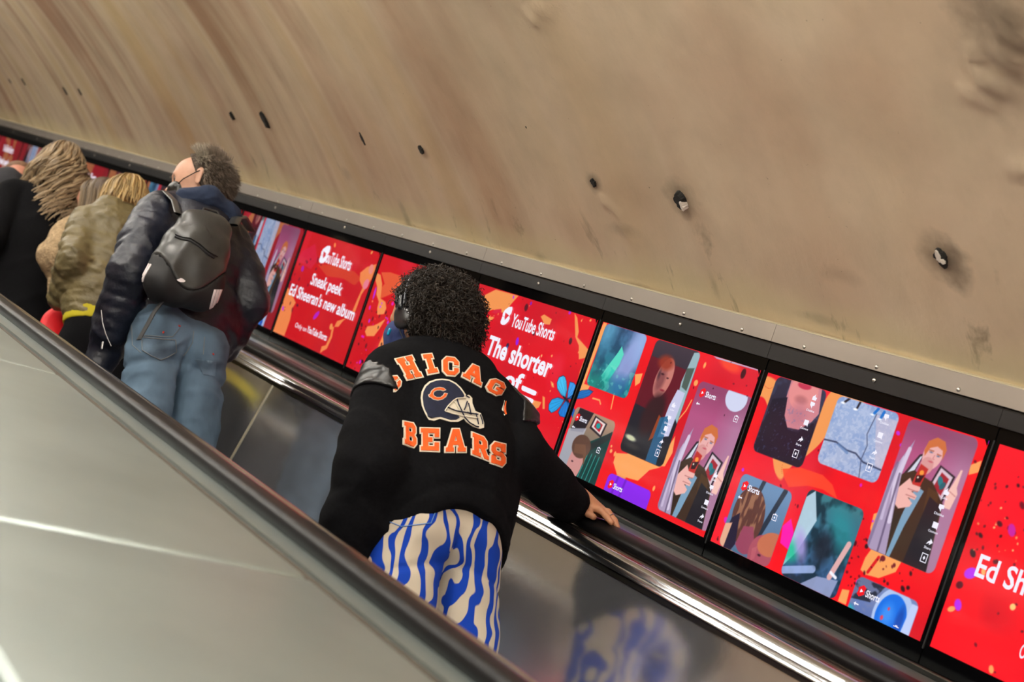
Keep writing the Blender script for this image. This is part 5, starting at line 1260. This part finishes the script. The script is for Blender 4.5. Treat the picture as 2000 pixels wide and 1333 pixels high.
# patterned trousers
def pattern_mat():
    t = NT('blue_cream_swirl'); b = t.b; b.inputs['Roughness'].default_value = .85; b.inputs['Specular IOR Level'].default_value = .2
    tc = t.n('ShaderNodeTexCoord')
    def noise(scale, st, det=1.):
        mp = t.n('ShaderNodeMapping'); mp.inputs['Scale'].default_value = st; nz = t.n('ShaderNodeTexNoise', Scale=scale, Detail=det, Roughness=.5)
        t.l(tc, 'Object', mp, 0); t.l(mp, 0, nz, 'Vector'); return nz
    sep = t.n('ShaderNodeSeparateXYZ'); t.l(tc, 'Object', sep, 0)
    yx = t.n('ShaderNodeMath', operation='MULTIPLY_ADD'); t.l(sep, 'Y', yx, 0); yx.inputs[1].default_value = -.35; t.l(sep, 'X', yx, 2)
    zx = t.n('ShaderNodeMath', operation='MULTIPLY_ADD'); t.l(sep, 'Z', zx, 0); zx.inputs[1].default_value = -.16; t.l(yx, 0, zx, 2)
    f = t.n('ShaderNodeMath', operation='MULTIPLY'); t.l(zx, 0, f, 0); f.inputs[1].default_value = 27.
    d1 = noise(11., (1, 1, .42), 1.); m1 = t.n('ShaderNodeMath', operation='MULTIPLY_ADD'); t.l(d1, 'Fac', m1, 0); m1.inputs[1].default_value = 3.4; t.l(f, 0, m1, 2)
    d3 = noise(30., (1, 1, .7), 0.); m3 = t.n('ShaderNodeMath', operation='MULTIPLY_ADD'); t.l(d3, 'Fac', m3, 0); m3.inputs[1].default_value = .9; t.l(m1, 0, m3, 2)
    fr = t.n('ShaderNodeMath', operation='PINGPONG'); t.l(m3, 0, fr, 0); fr.inputs[1].default_value = .5
    d2 = noise(26., (1, 1, .35), 0.); th = t.n('ShaderNodeMapRange'); th.inputs['From Min'].default_value = .3; th.inputs['From Max'].default_value = .7; th.inputs['To Min'].default_value = .10; th.inputs['To Max'].default_value = .40
    t.l(d2, 'Fac', th, 'Value')
    df = t.n('ShaderNodeMath', operation='SUBTRACT'); t.l(fr, 0, df, 0); t.l(th, 0, df, 1)
    sm = t.n('ShaderNodeMapRange'); sm.inputs['From Min'].default_value = -.012; sm.inputs['From Max'].default_value = .012; t.l(df, 0, sm, 'Value')
    mx = t.n('ShaderNodeMix', data_type='RGBA'); mx.inputs[6].default_value = srgb(10, 56, 158); mx.inputs[7].default_value = srgb(190, 178, 158); t.l(sm, 0, mx, 0)
    t.l(mx, 2, b, 'Base Color')
    n2 = t.n('ShaderNodeTexNoise', Scale=500.); bp = t.n('ShaderNodeBump', Strength=.2, Distance=.001); t.l(tc, 'Object', n2, 0); t.l(n2, 'Fac', bp, 'Height'); t.l(bp, 0, b, 'Normal')
    return t.m
M['pattern'] = pattern_mat()
tr = SDF(.022)
tr.cap(P3(1.82, 2.68, 2.62), P3(1.82, 2.675, 2.56), .150, .162, ky=.66)
tr.chain([(P3(1.740, 2.672, 2.50), .092), (P3(1.732, 2.67, 2.30), .084), (P3(1.725, 2.66, 2.08), .080), (P3(1.722, 2.70, zf + .13), .090)], k=.010)
tr.chain([(P3(1.904, 2.672, 2.50), .094), (P3(1.908, 2.67, 2.30), .085), (P3(1.91, 2.66, 2.08), .082), (P3(1.91, 2.70, zf + .13), .090)], k=.010)
tr.cap(P3(1.76, 2.645, 2.525), P3(1.885, 2.645, 2.53), .085); tr.cap(P3(1.82, 2.675, 2.52), P3(1.82, 2.675, 2.50), .05)
tr.fx.append(lambda P: creases(P, 30, -.004, 12, (1, 1, .9)) + waves(P, 30, .0015, 2)); tr.cuts.append(plane((0, 0, zf + .045), (0, 0, -1)))
tr.fx.append(lambda P: .030 * np.exp(-((P[:, 0] - 1.822) / .011) ** 2) * np.clip((2.53 - P[:, 2]) / .06, 0, 1) * (P[:, 1] < 2.66))
tr.fx.append(lambda P: .006 * np.exp(-(((P[:, 2] - 2.455 + .30 * np.abs(P[:, 0] - 1.822)) / .010) ** 2)) * (P[:, 1] < 2.66))
trousers = tr.build('patterned_trousers', .007, M['pattern'], pA)
sk2 = Skin([trousers]); G2 = lambda x, y: (640 + x / 4.165, 940 + y / 4.165)
M['stitch'] = mat('pale_blue_stitch', srgb(90, 130, 190), .8)
sk2.seam('pocket_stitching', [G2(468, 320), G2(600, 372), G2(840, 344), G2(880, 240)], .0012, M['stitch'], trousers, .001)
shoe(pA, 1.73, 2.70, zf, mat('white_trainer', srgb(210, 208, 200), .6)); shoe(pA, 1.905, 2.70, zf, bpy.data.materials['white_trainer'])
# ================================================================== the man with the backpack
Y2 = 4.30; zg = tread_z(Y2)
pB = person(Y2, 1.83, 'person in a navy quilted jacket and faded jeans, grey-brown hair, face turned left')
a2 = lambda px, py, dx=0, dy=0, dz=0: at(px, py, Y2, dx, dy, dz)
hB = a2(388, 360, .008, .01, 0)
YB = 54
hd2, q = head(hB, YB, M['skin_b'], pB, sc=.98)
fB, rB, uB = axes(YB)
bh = SDF(.02); bh.chain([(hB + fB * -.032 + uB * .036, .0905), (hB + fB * .012 + uB * .044, .083)], ky=.93, axis=rB); bh.cap(hB + fB * -.045 + uB * -.01, hB + fB * -.050 + uB * -.06, .064, .052)
bh.cuts.append(plane(hB + fB * .040 + uB * .05, fB * .9 - uB * .45)); bh.cuts.append(plane(hB + fB * -.008 + uB * -.012, fB * .9 - uB * .35)); bh.fx.append(lambda P: waves(P, 200, .0015, 3))
hair2 = bh.build('hair', .004, mat('short_hair_mass', srgb(66, 56, 46), .7, 0, .2, noise=(120.,), var=.5, bump=(200, .6, .004)), pB)
keep2 = lambda a, b, h: (a - h * .25 < .12 if h > .15 else a < -.12) and h > -.62
short_hair('strands', hB + fB * -.016 + uB * .034, (.096, .082, .094), M['hair'], hair2, 4200, .030, 9, keep2, fB, rB, uB,
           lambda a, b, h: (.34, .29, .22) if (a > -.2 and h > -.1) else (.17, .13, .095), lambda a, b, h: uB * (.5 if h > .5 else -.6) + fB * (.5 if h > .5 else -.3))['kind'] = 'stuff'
mk = SDF(.01); mk.cap(hB + fB * .066 + uB * -.034, hB + fB * .068 + uB * -.080, .050, .042, ky=1.05, axis=rB); mk.cuts.append(plane(hB + fB * .040, fB * -1)); mk.fx.append(lambda P: creases(P, 70, .0015, 4))
fm = mk.build('face_mask', .004, M['blackstrip'], pB)
tb = Tubes()
for sg in (-1, 1):
    tb = Tubes(); tb.add([hB + fB * .080 + rB * sg * .040 + uB * -.030, hB + fB * .045 + rB * sg * .069 + uB * -.012, hB + fB * .0 + rB * sg * .080 + uB * .012, hB + fB * -.014 + rB * sg * .085 + uB * .016], [.0022] * 4, 6, .6); tb.build('ear_loop', M['blackstrip'], fm)
M['navy_quilt'] = mat('navy_quilted_nylon', srgb(19, 23, 36), .42, 0, .45, noise=(8.,), var=.3, bump=(60, .35, .006))
M['blue_knit'] = mat('blue_knit', srgb(22, 36, 60), .9, bump=(260, .4, .002, (1, 1, 4)))
jb = SDF(.028); qp = (.042, .0060)
jb.chain([(P3(1.835, 4.30, 3.655), .175), (P3(1.835, 4.30, 3.74), .190), (P3(1.84, 4.29, 3.90), .186), (P3(1.84, 4.29, 4.00), .165)], ky=.68, puff=qp)
jb.chain([(P3(1.715, 4.29, 4.060), .062), (P3(1.83, 4.28, 4.090), .060), (P3(1.985, 4.29, 4.03), .060)])
sL, eL, wL = P3(1.69, 4.29, 4.045), P3(1.595, 4.24, 3.755), P3(1.600, 4.36, 3.575)
jb.chain([(sL, .078), (sL.lerp(eL, .5) + Vector((-.01, 0, 0)), .076), (eL, .074)], puff=qp, k=.02); jb.chain([(eL, .074), (wL, .066)], puff=qp, k=.025)
jb.cap(P3(1.64, 4.40, 3.62), P3(1.60, 4.42, 3.48), .075, .055, ky=.8)                         # open front panel swinging out at the left
sR, eR, wR = P3(1.985, 4.29, 4.000), P3(2.055, 4.25, 3.78), P3(2.03, 4.37, 3.645)
jb.chain([(sR, .076), (sR.lerp(eR, .5), .074), (eR, .066)], puff=qp, k=.02); jb.chain([(eR, .066), (wR, .060)], puff=qp, k=.025)
jb.cap(P3(1.96, 4.30, 3.70), P3(1.955, 4.33, 3.590), .098, .070, ky=.85, puff=qp)
jb.cap(P3(1.95, 4.29, 4.065), P3(2.015, 4.31, 4.02), .046, .036)
jb.fx.append(lambda P: creases(P, 26, -.007, 14, (1, 1, .8)) + creases(P, 60, -.003, 15, (.5, .5, 1.6)) + waves(P, 34, .002, 2))
jacketB = jb.build('quilted_jacket', .0085, M['navy_quilt'], pB)
cB = SDF(.02); cB.chain([(P3(1.755, 4.245, 4.105), .036), (P3(1.83, 4.215, 4.115), .044), (P3(1.925, 4.235, 4.085), .044), (P3(1.965, 4.31, 4.085), .036)]); cB.cap(P3(1.83, 4.29, 4.11), P3(1.845, 4.30, 4.08), .075, .09, ky=.9); cB.fx.append(lambda P: creases(P, 50, -.004, 3, (1, 1, 2)))
cB.build('knit_collar', .006, M['blue_knit'], pB)
M['zip'] = mat('silver_zip', srgb(200, 200, 200), .35, .8)
tb = Tubes(); tb.add([a2(193, 610, dy=-.02), a2(195, 632, dy=-.02), a2(201, 655, dy=-.02), a2(212, 680, dy=-.02)], [.0025, .003, .003, .0025], 6, .5); zp = tb.build('zip', M['zip'], jacketB)
tb = Tubes(); tb.add([a2(196, 672, dy=-.02), a2(194, 686, dy=-.02)], [.005, .004], 6, .6); tb.build('zip_pull', M['zip'], zp)
def denim():
    return mat('faded_denim', srgb(88, 108, 126), .9, 0, .1, noise=(7., (1, 1, .6)), var=.34, bump=(480, .35, .0012))
M['denim'] = denim(); M['denim_light'] = mat('faded_denim_pocket', srgb(92, 112, 130), .9, noise=(20.,), var=.25, bump=(400, .3, .001)); M['thread'] = mat('pale_thread', srgb(112, 116, 118), .8); M['redth'] = mat('red_thread', srgb(190, 60, 50), .8)
jn = SDF(.022)
jn.cap(P3(1.81, 4.30, 3.625), P3(1.815, 4.295, 3.57), .158, .168, ky=.68)
jn.cap(P3(1.735, 4.255, 3.555), P3(1.735, 4.255, 3.55), .098); jn.cap(P3(1.885, 4.255, 3.545), P3(1.885, 4.255, 3.54), .098)
jn.chain([(P3(1.733, 4.29, 3.48), .098), (P3(1.730, 4.28, 3.30), .088), (P3(1.73, 4.27, 3.10), .078), (P3(1.73, 4.33, zg + .12), .072)], k=.008)
jn.chain([(P3(1.904, 4.29, 3.47), .096), (P3(1.904, 4.28, 3.30), .087), (P3(1.90, 4.26, 3.10), .078), (P3(1.90, 4.33, zg + .12), .072)], k=.008)
jn.fx.append(lambda P: creases(P, 20, -.007, 41, (1, 1, 1.8)) + creases(P, 45, -.0035, 43, (.8, .8, 1.6)) - .010 * np.exp(-(((P[:, 2] - 3.475 + .25 * np.abs(P[:, 0] - 1.815)) / .014) ** 2)) * -1 + waves(P, 40, .0015, 6)); jn.fx.append(lambda P: .026 * np.exp(-((P[:, 0] - 1.817) / .010) ** 2) * np.clip((3.55 - P[:, 2]) / .05, 0, 1) * (P[:, 1] < 4.28)); jn.cuts.append(plane((0, 0, zg + .05), (0, 0, -1)))
jeans = jn.build('jeans', .0075, M['denim'], pB)
sj = Skin([jeans]); GJ = lambda x, y: (180 + x / 4.442, 580 + y / 4.442)
pk = sj.patch('back_pocket', [[GJ(*p) for p in ((448, 355), (705, 385), (728, 478), (590, 556), (436, 468))]], M['denim_light'], jeans, .003, 5.)
sj.seam('stitching', [GJ(*p) for p in ((440, 350), (720, 380), (728, 478), (590, 556), (436, 468), (440, 350))], .0016, M['thread'], pk or jeans, .004)
pk2 = sj.patch('back_pocket', [[GJ(*p) for p in ((895, 545), (1075, 560), (1062, 690), (965, 680))]], M['denim_light'], jeans, .003, 5.)
for P in (((450, 335), (620, 348), (700, 345), (770, 262)), ((880, 300), (870, 400), (820, 480), (770, 530)), ((975, 350), (962, 520)), ((345, 250), (350, 420), (440, 500))):
    sj.seam('stitching', [GJ(*p) for p in P], .0014, M['thread'], jeans, .001)
for P in (((595, 300), (585, 330)), ((620, 300), (610, 335)), ((595, 310), (625, 320)), ((745, 252), (780, 262)), ((425, 238), (450, 240)), ((1045, 490), (1065, 520))):
    sj.seam('red_bar_tack', [GJ(*p) for p in P], .003, M['redth'], jeans, .001)
shoe(pB, 1.73, 4.33, zg, M['black']); shoe(pB, 1.90, 4.33, zg, M['black'])
# backpack
YP = 4.10
bk = empty('backpack', at(345, 585, YP), 'dark grey and black backpack with white stripes on the back above faded jeans', 'backpack')
b3 = lambda px, py, dy=0.: at(px, py, YP + dy)
tl, tr2, br_, bl_ = b3(356, 410), b3(455, 436), b3(410, 610), b3(275, 566)
bo, to = (br_ + bl_) / 2, (tl + tr2) / 2; upv = (to - bo).normalized(); rv = ((br_ - bl_) + (tr2 - tl)).normalized(); nv = rv.cross(upv).normalized(); nv = nv if nv.y > 0 else -nv
H_ = (to - bo).length
sp = SDF(.03)
for t, hw, dp in ((.10, .112, .060),):
    pass
def bp_r(t): return bo.lerp(to, t)
for sx in (-1, 1):
    sp.chain([(bp_r(.13) + rv * sx * .060, .058), (bp_r(.35) + rv * sx * .062, .062), (bp_r(.6) + rv * sx * .052, .060), (bp_r(.86) + rv * sx * .038, .048)], k=.03)
sp.chain([(bp_r(.14), .062), (bp_r(.4), .080), (bp_r(.7), .070), (bp_r(.88), .048)], k=.03)
sp.chain([(bl_ + rv * .046 + upv * .050, .054), (br_ - rv * .048 + upv * .048, .054)], k=.02); sp.chain([(bl_ + rv * .050 + upv * .10, .052), (br_ - rv * .040 + upv * .10, .052)], k=.02)
sp.chain([(tl + rv * .05 - upv * .045, .040), (tr2 - rv * .05 - upv * .045, .040)], k=.03)
sp.fx.append(lambda P: creases(P, 20, -.008, 17, (1, 1, .5)) + waves(P, 30, .0015, 1))
def low_curve(P):
    """positive above the line between grey shell and black base"""
    d = P - np.array(tuple(bo)); u_ = d @ np.array(tuple(rv)); v_ = d @ np.array(tuple(upv)); return v_ - (.082 - .055 * np.cos(u_ * 14) + .10 * 0 + .05 * (1 - np.cos(u_ * 14)) - u_ * .1)
M['shell'] = mat('grey_coated_fabric', srgb(52, 52, 50), .34, 0, .45, noise=(30.,), var=.15, bump=(200, .2, .001))
body = sp.build('shell', .006, M['shell'], bk, .003, (lambda P: -low_curve(P),))
base = sp.build('base', .006, M['black'], bk, 0., (low_curve,))
sb = Skin([body, base]); GB = lambda x, y: (180 + x / 3.175, 280 + y / 3.175)
M['white_tape'] = mat('white_tape', srgb(225, 215, 215), .5)
for i in range(3):
    sb.patch('stripe', [[GB(340 + i * 12, 745 + i * 3), GB(346 + i * 12, 746 + i * 3), GB(322 + i * 9 - 14, 830), GB(297 + i * 6, 892), GB(292 + i * 6, 890), GB(316 + i * 9 - 14, 828)]], M['white_tape'], base, .003, 3.)
    sb.patch('stripe', [[GB(756 + i * 18, 908), GB(768 + i * 18, 908), GB(745 + i * 15, 985), GB(728 + i * 8, 1050), GB(720 + i * 8, 1048), GB(735 + i * 15, 985)]], M['white_tape'], base, .003, 3.)
sb.seam('pocket_slit', [GB(*p) for p in ((515, 578), (560, 596), (610, 604), (665, 640), (720, 690), (768, 718))], .0055, M['black'], body, .0)
sb.patch('fold_flap', [[GB(*p) for p in ((515, 568), (560, 530), (640, 500), (700, 520), (770, 640), (775, 706), (720, 678), (665, 628), (610, 594), (560, 586))]], M['shell'], body, .006, 5.)
sb.patch('logo_mark', [offset([GB(*p) for p in ((528, 846), (548, 838), (560, 842), (578, 856), (570, 862), (548, 862))], 0.)], M['white_tape'], body, .003, 3.)
def strap(name, P, w, mt, parent, th=.003):
    tb = Tubes(); tb.add(P, [w] * len(P), 8, th / w); return tb.build(name, mt, parent)
strap('shoulder_strap', [b3(350, 420, -.005), b3(343, 395, .06), b3(326, 378, .14), b3(318, 384, .22), b3(300, 430, .30)], .020, M['shell'], bk, .006)
strap('shoulder_strap', [b3(455, 440, 0.0), b3(462, 426, .08), b3(474, 424, .18), b3(490, 450, .27)], .020, M['shell'], bk, .006)
strap('loose_strap', [b3(318, 588, .0), b3(300, 612, -.03), b3(287, 636, -.04), b3(271, 664, -.04)], .012, M['black'], bk)
strap('grab_handle', [b3(390, 424, .03), b3(398, 408, .04), b3(424, 414, .04), b3(432, 430, .03)], .007, M['shell'], bk, .005)

# ================================================================== olive puffer jacket
Y3 = 5.20; zo = tread_z(Y3)
pC = person(Y3, 1.86, 'person with a blond bob in an olive puffer jacket over a yellow hem')
a3 = lambda px, py, dx=0, dy=0, dz=0: at(px, py, Y3, dx, dy, dz)
hC_ = a3(243, 392, .0, .03, 0); YC = 12; fC, rC, uC = axes(YC)
head(hC_, YC, M['skin_b'], pC, sc=.93, vox=.005)
bb = SDF(.03); bb.chain([(hC_ + fC * -.03 + uC * .03, .092), (hC_ + fC * .01 + uC * .035, .086)]); bb.cap(hC_ + fC * -.035 + rC * -.05 + uC * -.05, hC_ + fC * -.035 + rC * .05 + uC * -.05, .062); bb.cuts.append(plane(hC_ + fC * .05, fC)); bb.fx.append(lambda P: creases(P, 60, -.006, 3, (1, 1, .4)))
bob = bb.build('hair', .006, mat('blond_mass', srgb(120, 88, 44), .6, noise=(30., (1, 1, .3)), var=.5), pC)
locks('strands', hC_ + fC * -.02 + uC * .02, (.098, .094, .092), M['hair'], bob, 330, .215, 4, fC, rC, uC, (.20, .12, .035), (.62, .44, .19), .010, .0062, 30., spread=1.16, face=.5, gather=1.2)['kind'] = 'stuff'
M['olive'] = mat('olive_nylon', srgb(104, 93, 62), .48, 0, .4, noise=(9.,), var=.22, bump=(42, .5, .010))
oj = SDF(.022); op = (.062, .011)
oj.chain([(P3(1.86, 5.20, 4.06), .172), (P3(1.865, 5.20, 4.20), .180), (P3(1.87, 5.20, 4.36), .165)], ky=.80, puff=op)
oj.chain([(P3(1.735, 5.20, 4.405), .062), (P3(1.87, 5.20, 4.44), .065), (P3(2.01, 5.20, 4.41), .062)])
sL, eL, wL = P3(1.735, 5.20, 4.37), P3(1.690, 5.13, 4.185), P3(1.72, 5.30, 4.085)
oj.chain([(sL, .066), (eL, .066)], puff=op, k=.03); oj.chain([(eL, .066), (wL, .058)], puff=op, k=.02)
oj.chain([(P3(2.03, 5.20, 4.38), .075), (P3(2.09, 5.14, 4.18), .075)], puff=op, k=.018); oj.chain([(P3(2.09, 5.14, 4.18), .075), (P3(2.04, 5.32, 4.09), .06)], puff=op)
oj.cap(P3(1.80, 5.15, 4.475), P3(1.95, 5.17, 4.46), .044); oj.cap(P3(1.87, 5.21, 4.45), P3(1.87, 5.21, 4.49), .08, .07)
oj.fx.append(lambda P: creases(P, 70, -.006, 6, (.5, .5, 1.6)) + creases(P, 30, -.006, 16, (.6, .6, 1.5)) + waves(P, 60, .002, 3))
olive = oj.build('puffer_jacket', .0085, M['olive'], pC)
ys = SDF(.02); ys.cap(P3(1.862, 5.20, 3.97), P3(1.862, 5.20, 4.03), .150, .155, ky=.78); ys.cuts.append(plane((0, 0, 3.950), (0, 0, -1))); ys.build('yellow_hem', .008, mat('yellow_jersey', srgb(186, 172, 20), .8, bump=(300, .2, .001)), pC)
tc = SDF(.02); tc.cap(P3(1.86, 5.20, 3.95), P3(1.86, 5.19, 3.90), .140, .150, ky=.75); tc.cap(P3(1.79, 5.19, 3.85), P3(1.79, 5.22, zo + .1), .092, .06); tc.cap(P3(1.93, 5.19, 3.85), P3(1.93, 5.22, zo + .1), .092, .06); tc.cuts.append(plane((0, 0, zo + .05), (0, 0, -1))); tc.build('trousers', .01, M['wool'], pC)
shoe(pC, 1.79, 5.22, zo, M['black']); shoe(pC, 1.93, 5.22, zo, M['black'])
so = Skin([olive]); so.seam('bag_strap', [(262, 436), (275, 452), (286, 470), (296, 488)], .011, M['blackstrip'], pC, .0, .25)

# ================================================================== beige fleece, beyond the puffer jacket
Y4 = 5.62; z4 = tread_z(Y4)
pD = person(Y4, 1.82, 'person with straight brown hair in a cream fleece jacket, half hidden behind the olive jacket')
a4 = lambda px, py, dx=0, dy=0, dz=0: at(px, py, Y4, dx, dy, dz)
hD = a4(190, 398, 0, .0, 0); fD, rD, uD = axes(28)
head(hD, 28, M['skin_c'], pD, sc=.95, vox=.005)
M['fleece'] = mat('cream_fleece', srgb(176, 152, 118), .95, 0, .2, noise=(60.,), var=.25, bump=(110, .9, .012))
fj = SDF(.03); cx4 = a4(150, 500).x
fj.chain([(P3(cx4 + .07, Y4, 4.30), .170), (P3(cx4 + .08, Y4, 4.50), .165)], ky=.75); fj.cap(P3(cx4 - .03, Y4, 4.57), P3(cx4 + .20, Y4, 4.58), .065)
e4 = a4(98, 500, dy=-.02); s4 = a4(136, 455, .0); w4 = a4(135, 545, .0, .10)
fj.chain([(s4, .072), (e4 + Vector((.03, 0, 0)), .082)], k=.02); fj.chain([(e4 + Vector((.03, 0, 0)), .082), (w4 + Vector((.04, 0, 0)), .06)]); fj.cap(P3(cx4 + .20, Y4, 4.56), P3(cx4 + .26, Y4, 4.35), .07)
fj.fx.append(lambda P: waves(P, 60, .004, 3) + creases(P, 30, -.006, 9)); fj.build('fleece_jacket', .010, M['fleece'], pD)
hq = SDF(.02); hq.chain([(hD + fD * -.03 + uD * .03, .09), (hD + uD * .035, .084)]); hq.cuts.append(plane(hD + fD * .045, fD)); h4 = hq.build('hair', .007, mat('brown_mass', srgb(70, 52, 34), .6), pD)
locks('strands', hD + fD * -.015 + uD * .02, (.095, .088, .09), M['hair'], h4, 260, .33, 14, fD, rD, uD, (.09, .06, .032), (.20, .14, .075), .003, .0065, 10., spread=1.0, face=.5)['kind'] = 'stuff'
tc = SDF(.02); tc.cap(P3(cx4 + .08, Y4, 4.18), P3(cx4 + .08, Y4, 4.10), .14, .14, ky=.75); tc.cap(P3(cx4, Y4, 4.05), P3(cx4, Y4 + .02, z4 + .1), .09, .06); tc.cap(P3(cx4 + .15, Y4, 4.05), P3(cx4 + .15, Y4 + .02, z4 + .1), .09, .06); tc.cuts.append(plane((0, 0, z4 + .05), (0, 0, -1))); tc.build('trousers', .011, M['wool'], pD)
shoe(pD, cx4, Y4 + .02, z4, M['black']); shoe(pD, cx4 + .15, Y4 + .02, z4, M['black'])
hs4 = a4(152, 436, .0, .02); hh = SDF(.01); hh.cap(hs4 + Vector((-.02, 0, -.03)), hs4 + Vector((.02, 0, 0)), .024, .022)
for i in range(4): hh.chain([(hs4 + Vector((.01, -.02 + i * .016, .004)), .010), (hs4 + Vector((.045, -.02 + i * .015, .016)), .009), (hs4 + Vector((.065, -.02 + i * .014, .004)), .008)], k=.004)
hh.chain([(hs4 + Vector((-.02, .02, 0)), .011), (hs4 + Vector((.01, .045, .02)), .009)], k=.004); hh.build('hand', .004, M['skin_c'], pD)

# ================================================================== long wavy blond hair, black coat
Y5 = 6.0; z5 = tread_z(Y5)
pE = person(Y5, 1.80, 'person with long wavy blond hair over a long black coat')
a5 = lambda px, py, dx=0, dy=0, dz=0: at(px, py, Y5, dx, dy, dz)
hE = a5(118, 325, 0, .02, 0); fE, rE, uE = axes(5)
head(hE, 5, M['skin_b'], pE, sc=.95, vox=.005)
hq = SDF(.03); hq.chain([(hE + fE * -.03 + uE * .03, .094), (hE + uE * .035, .088)]); hq.cap(hE + fE * -.04 + uE * -.02, hE + fE * -.05 + uE * -.16, .075, .085, ky=1.2, axis=rE); hq.cuts.append(plane(hE + fE * .045, fE)); hq.fx.append(lambda P: creases(P, 50, -.008, 3, (1, 1, .35)))
h5 = hq.build('hair', .007, mat('dark_blond_mass', srgb(88, 66, 40), .6, noise=(30., (1, 1, .2)), var=.5), pE)
locks('strands', hE + fE * -.02 + uE * .02, (.100, .096, .094), M['hair'], h5, 460, .56, 24, fE, rE, uE, (.16, .105, .05), (.66, .50, .31), .030, .0056, 24., spread=1.22, face=.5, jit=.3)['kind'] = 'stuff'
cE = SDF(.03)
cx = 1.79
cE.chain([(P3(cx, 6.0, 4.05), .205), (P3(cx, 6.0, 4.40), .175), (P3(cx, 6.0, 4.62), .175), (P3(cx, 6.0, 4.80), .155)], ky=.78)
cE.cap(P3(cx - .13, 6.0, 4.865), P3(cx + .14, 6.0, 4.885), .062)
sL = P3(cx - .155, 6.0, 4.84); eL = P3(cx - .22, 5.93, 4.56); wL = P3(cx - .20, 6.08, 4.34)
cE.chain([(sL, .07), (eL, .064), (wL, .055)], k=.02); cE.chain([(P3(cx + .165, 6.0, 4.85), .07), (P3(cx + .22, 5.95, 4.56), .062), (P3(cx + .2, 6.1, 4.38), .055)], k=.02)
cE.cuts.append(plane((0, 0, z5 + .42), (0, 0, -1))); cE.fx.append(lambda P: creases(P, 18, -.006, 19)); cE.build('long_coat', .010, M['wool'], pE)
tc = SDF(.02); tc.cap(P3(cx - .07, 6.0, z5 + .6), P3(cx - .07, 6.02, z5 + .1), .075, .055); tc.cap(P3(cx + .07, 6.0, z5 + .6), P3(cx + .07, 6.02, z5 + .1), .075, .055); tc.cuts.append(plane((0, 0, z5 + .05), (0, 0, -1))); tc.build('trousers', .011, M['black'], pE)
shoe(pE, cx - .07, 6.02, z5, M['black']); shoe(pE, cx + .07, 6.02, z5, M['black'])

# ================================================================== the rider cut by the left edge
Y6 = 6.40; z6 = tread_z(Y6)
pF = person(Y6, 1.66, 'person in a dark grey jacket at the left edge with short brown hair, head bowed')
a6 = lambda px, py, dx=0, dy=0, dz=0: at(px, py, Y6, dx, dy, dz)
hF = a6(50, 346, 0, .12, -.01); fF, rF, uF = axes(-20)
head(hF, -20, M['skin_c'], pF, sc=.97, vox=.005)
hq = SDF(.02); hq.chain([(hF + fF * -.02 + uF * .055, .082), (hF + fF * .02 + uF * .055, .078)]); hq.cuts.append(plane(hF + uF * .055 + fF * -.05, fF * -.5 - uF)); hq.build('hair', .006, mat('short_brown_mass', srgb(104, 72, 48), .7, noise=(90.,), var=.4, bump=(200, .5, .003)), pF)
M['greycoat'] = mat('dark_grey_jacket', srgb(34, 34, 38), .7, 0, .3, noise=(12.,), var=.25, bump=(60, .3, .005))
cF = SDF(.03); c6 = a6(0, 420).x
cF.chain([(P3(c6, Y6, 4.45), .18), (P3(c6, Y6, 4.70), .185), (P3(c6, Y6, 4.98), .175)], ky=.75)
cF.chain([(P3(c6 - .15, Y6, 5.055), .07), (P3(c6, Y6, 5.11), .08), (P3(c6 + .12, Y6, 5.10), .068)]); cF.chain([(P3(c6 + .155, Y6, 5.04), .075), (P3(c6 + .19, Y6 - .04, 4.78), .07), (P3(c6 + .17, Y6 + .1, 4.62), .06)], k=.02); cF.chain([(P3(c6 - .18, Y6, 5.03), .075), (P3(c6 - .22, Y6 - .04, 4.78), .07), (P3(c6 - .2, Y6 + .1, 4.62), .06)], k=.02)
cF.fx.append(lambda P: creases(P, 22, -.006, 29)); gc = cF.build('jacket', .010, M['greycoat'], pF)
sf = Skin([gc])
tb = Tubes(); tb.add([a6(42, 332, 0, -.09), a6(50, 330, 0, -.09), a6(58, 331, 0, -.09)], [.004] * 3, 6, .6); tb.build('shoulder_buckle', M['zip'], pF)
tc = SDF(.02); tc.cap(P3(c6, Y6, 4.40), P3(c6, Y6, 4.35), .14, .15, ky=.75); tc.cap(P3(c6 - .075, Y6, 4.3), P3(c6 - .075, Y6 + .02, z6 + .1), .09, .06); tc.cap(P3(c6 + .075, Y6, 4.3), P3(c6 + .075, Y6 + .02, z6 + .1), .09, .06); tc.cuts.append(plane((0, 0, z6 + .05), (0, 0, -1))); tc.build('trousers', .011, M['black'], pF)
shoe(pF, c6 - .075, Y6 + .02, z6, M['black']); shoe(pF, c6 + .075, Y6 + .02, z6, M['black'])

# red bag hanging between the black coat and the olive jacket
YR = 5.42
rg_ = empty('shopping_bag', at(122, 640, YR), 'bright red bag hanging beside the olive puffer jacket', 'bag')
M['redbag'] = mat('red_bag', srgb(214, 14, 26), .5, 0, .4, bump=(12, .2, .01))
rs = SDF(.012); c0 = at(122, 598, YR); rs.chain([(c0, .030), (at(118, 640, YR), .085), (at(118, 690, YR), .11)], ky=.35); rs.build('bag_body', .008, M['redbag'], rg_)
tb = Tubes(); tb.add([c0 + Vector((-.01, 0, -.02)), c0 + Vector((.0, -.01, .06)), c0 + Vector((.03, -.02, .11))], [.006] * 3, 8); tb.build('bag_handle', M['redbag'], rg_)
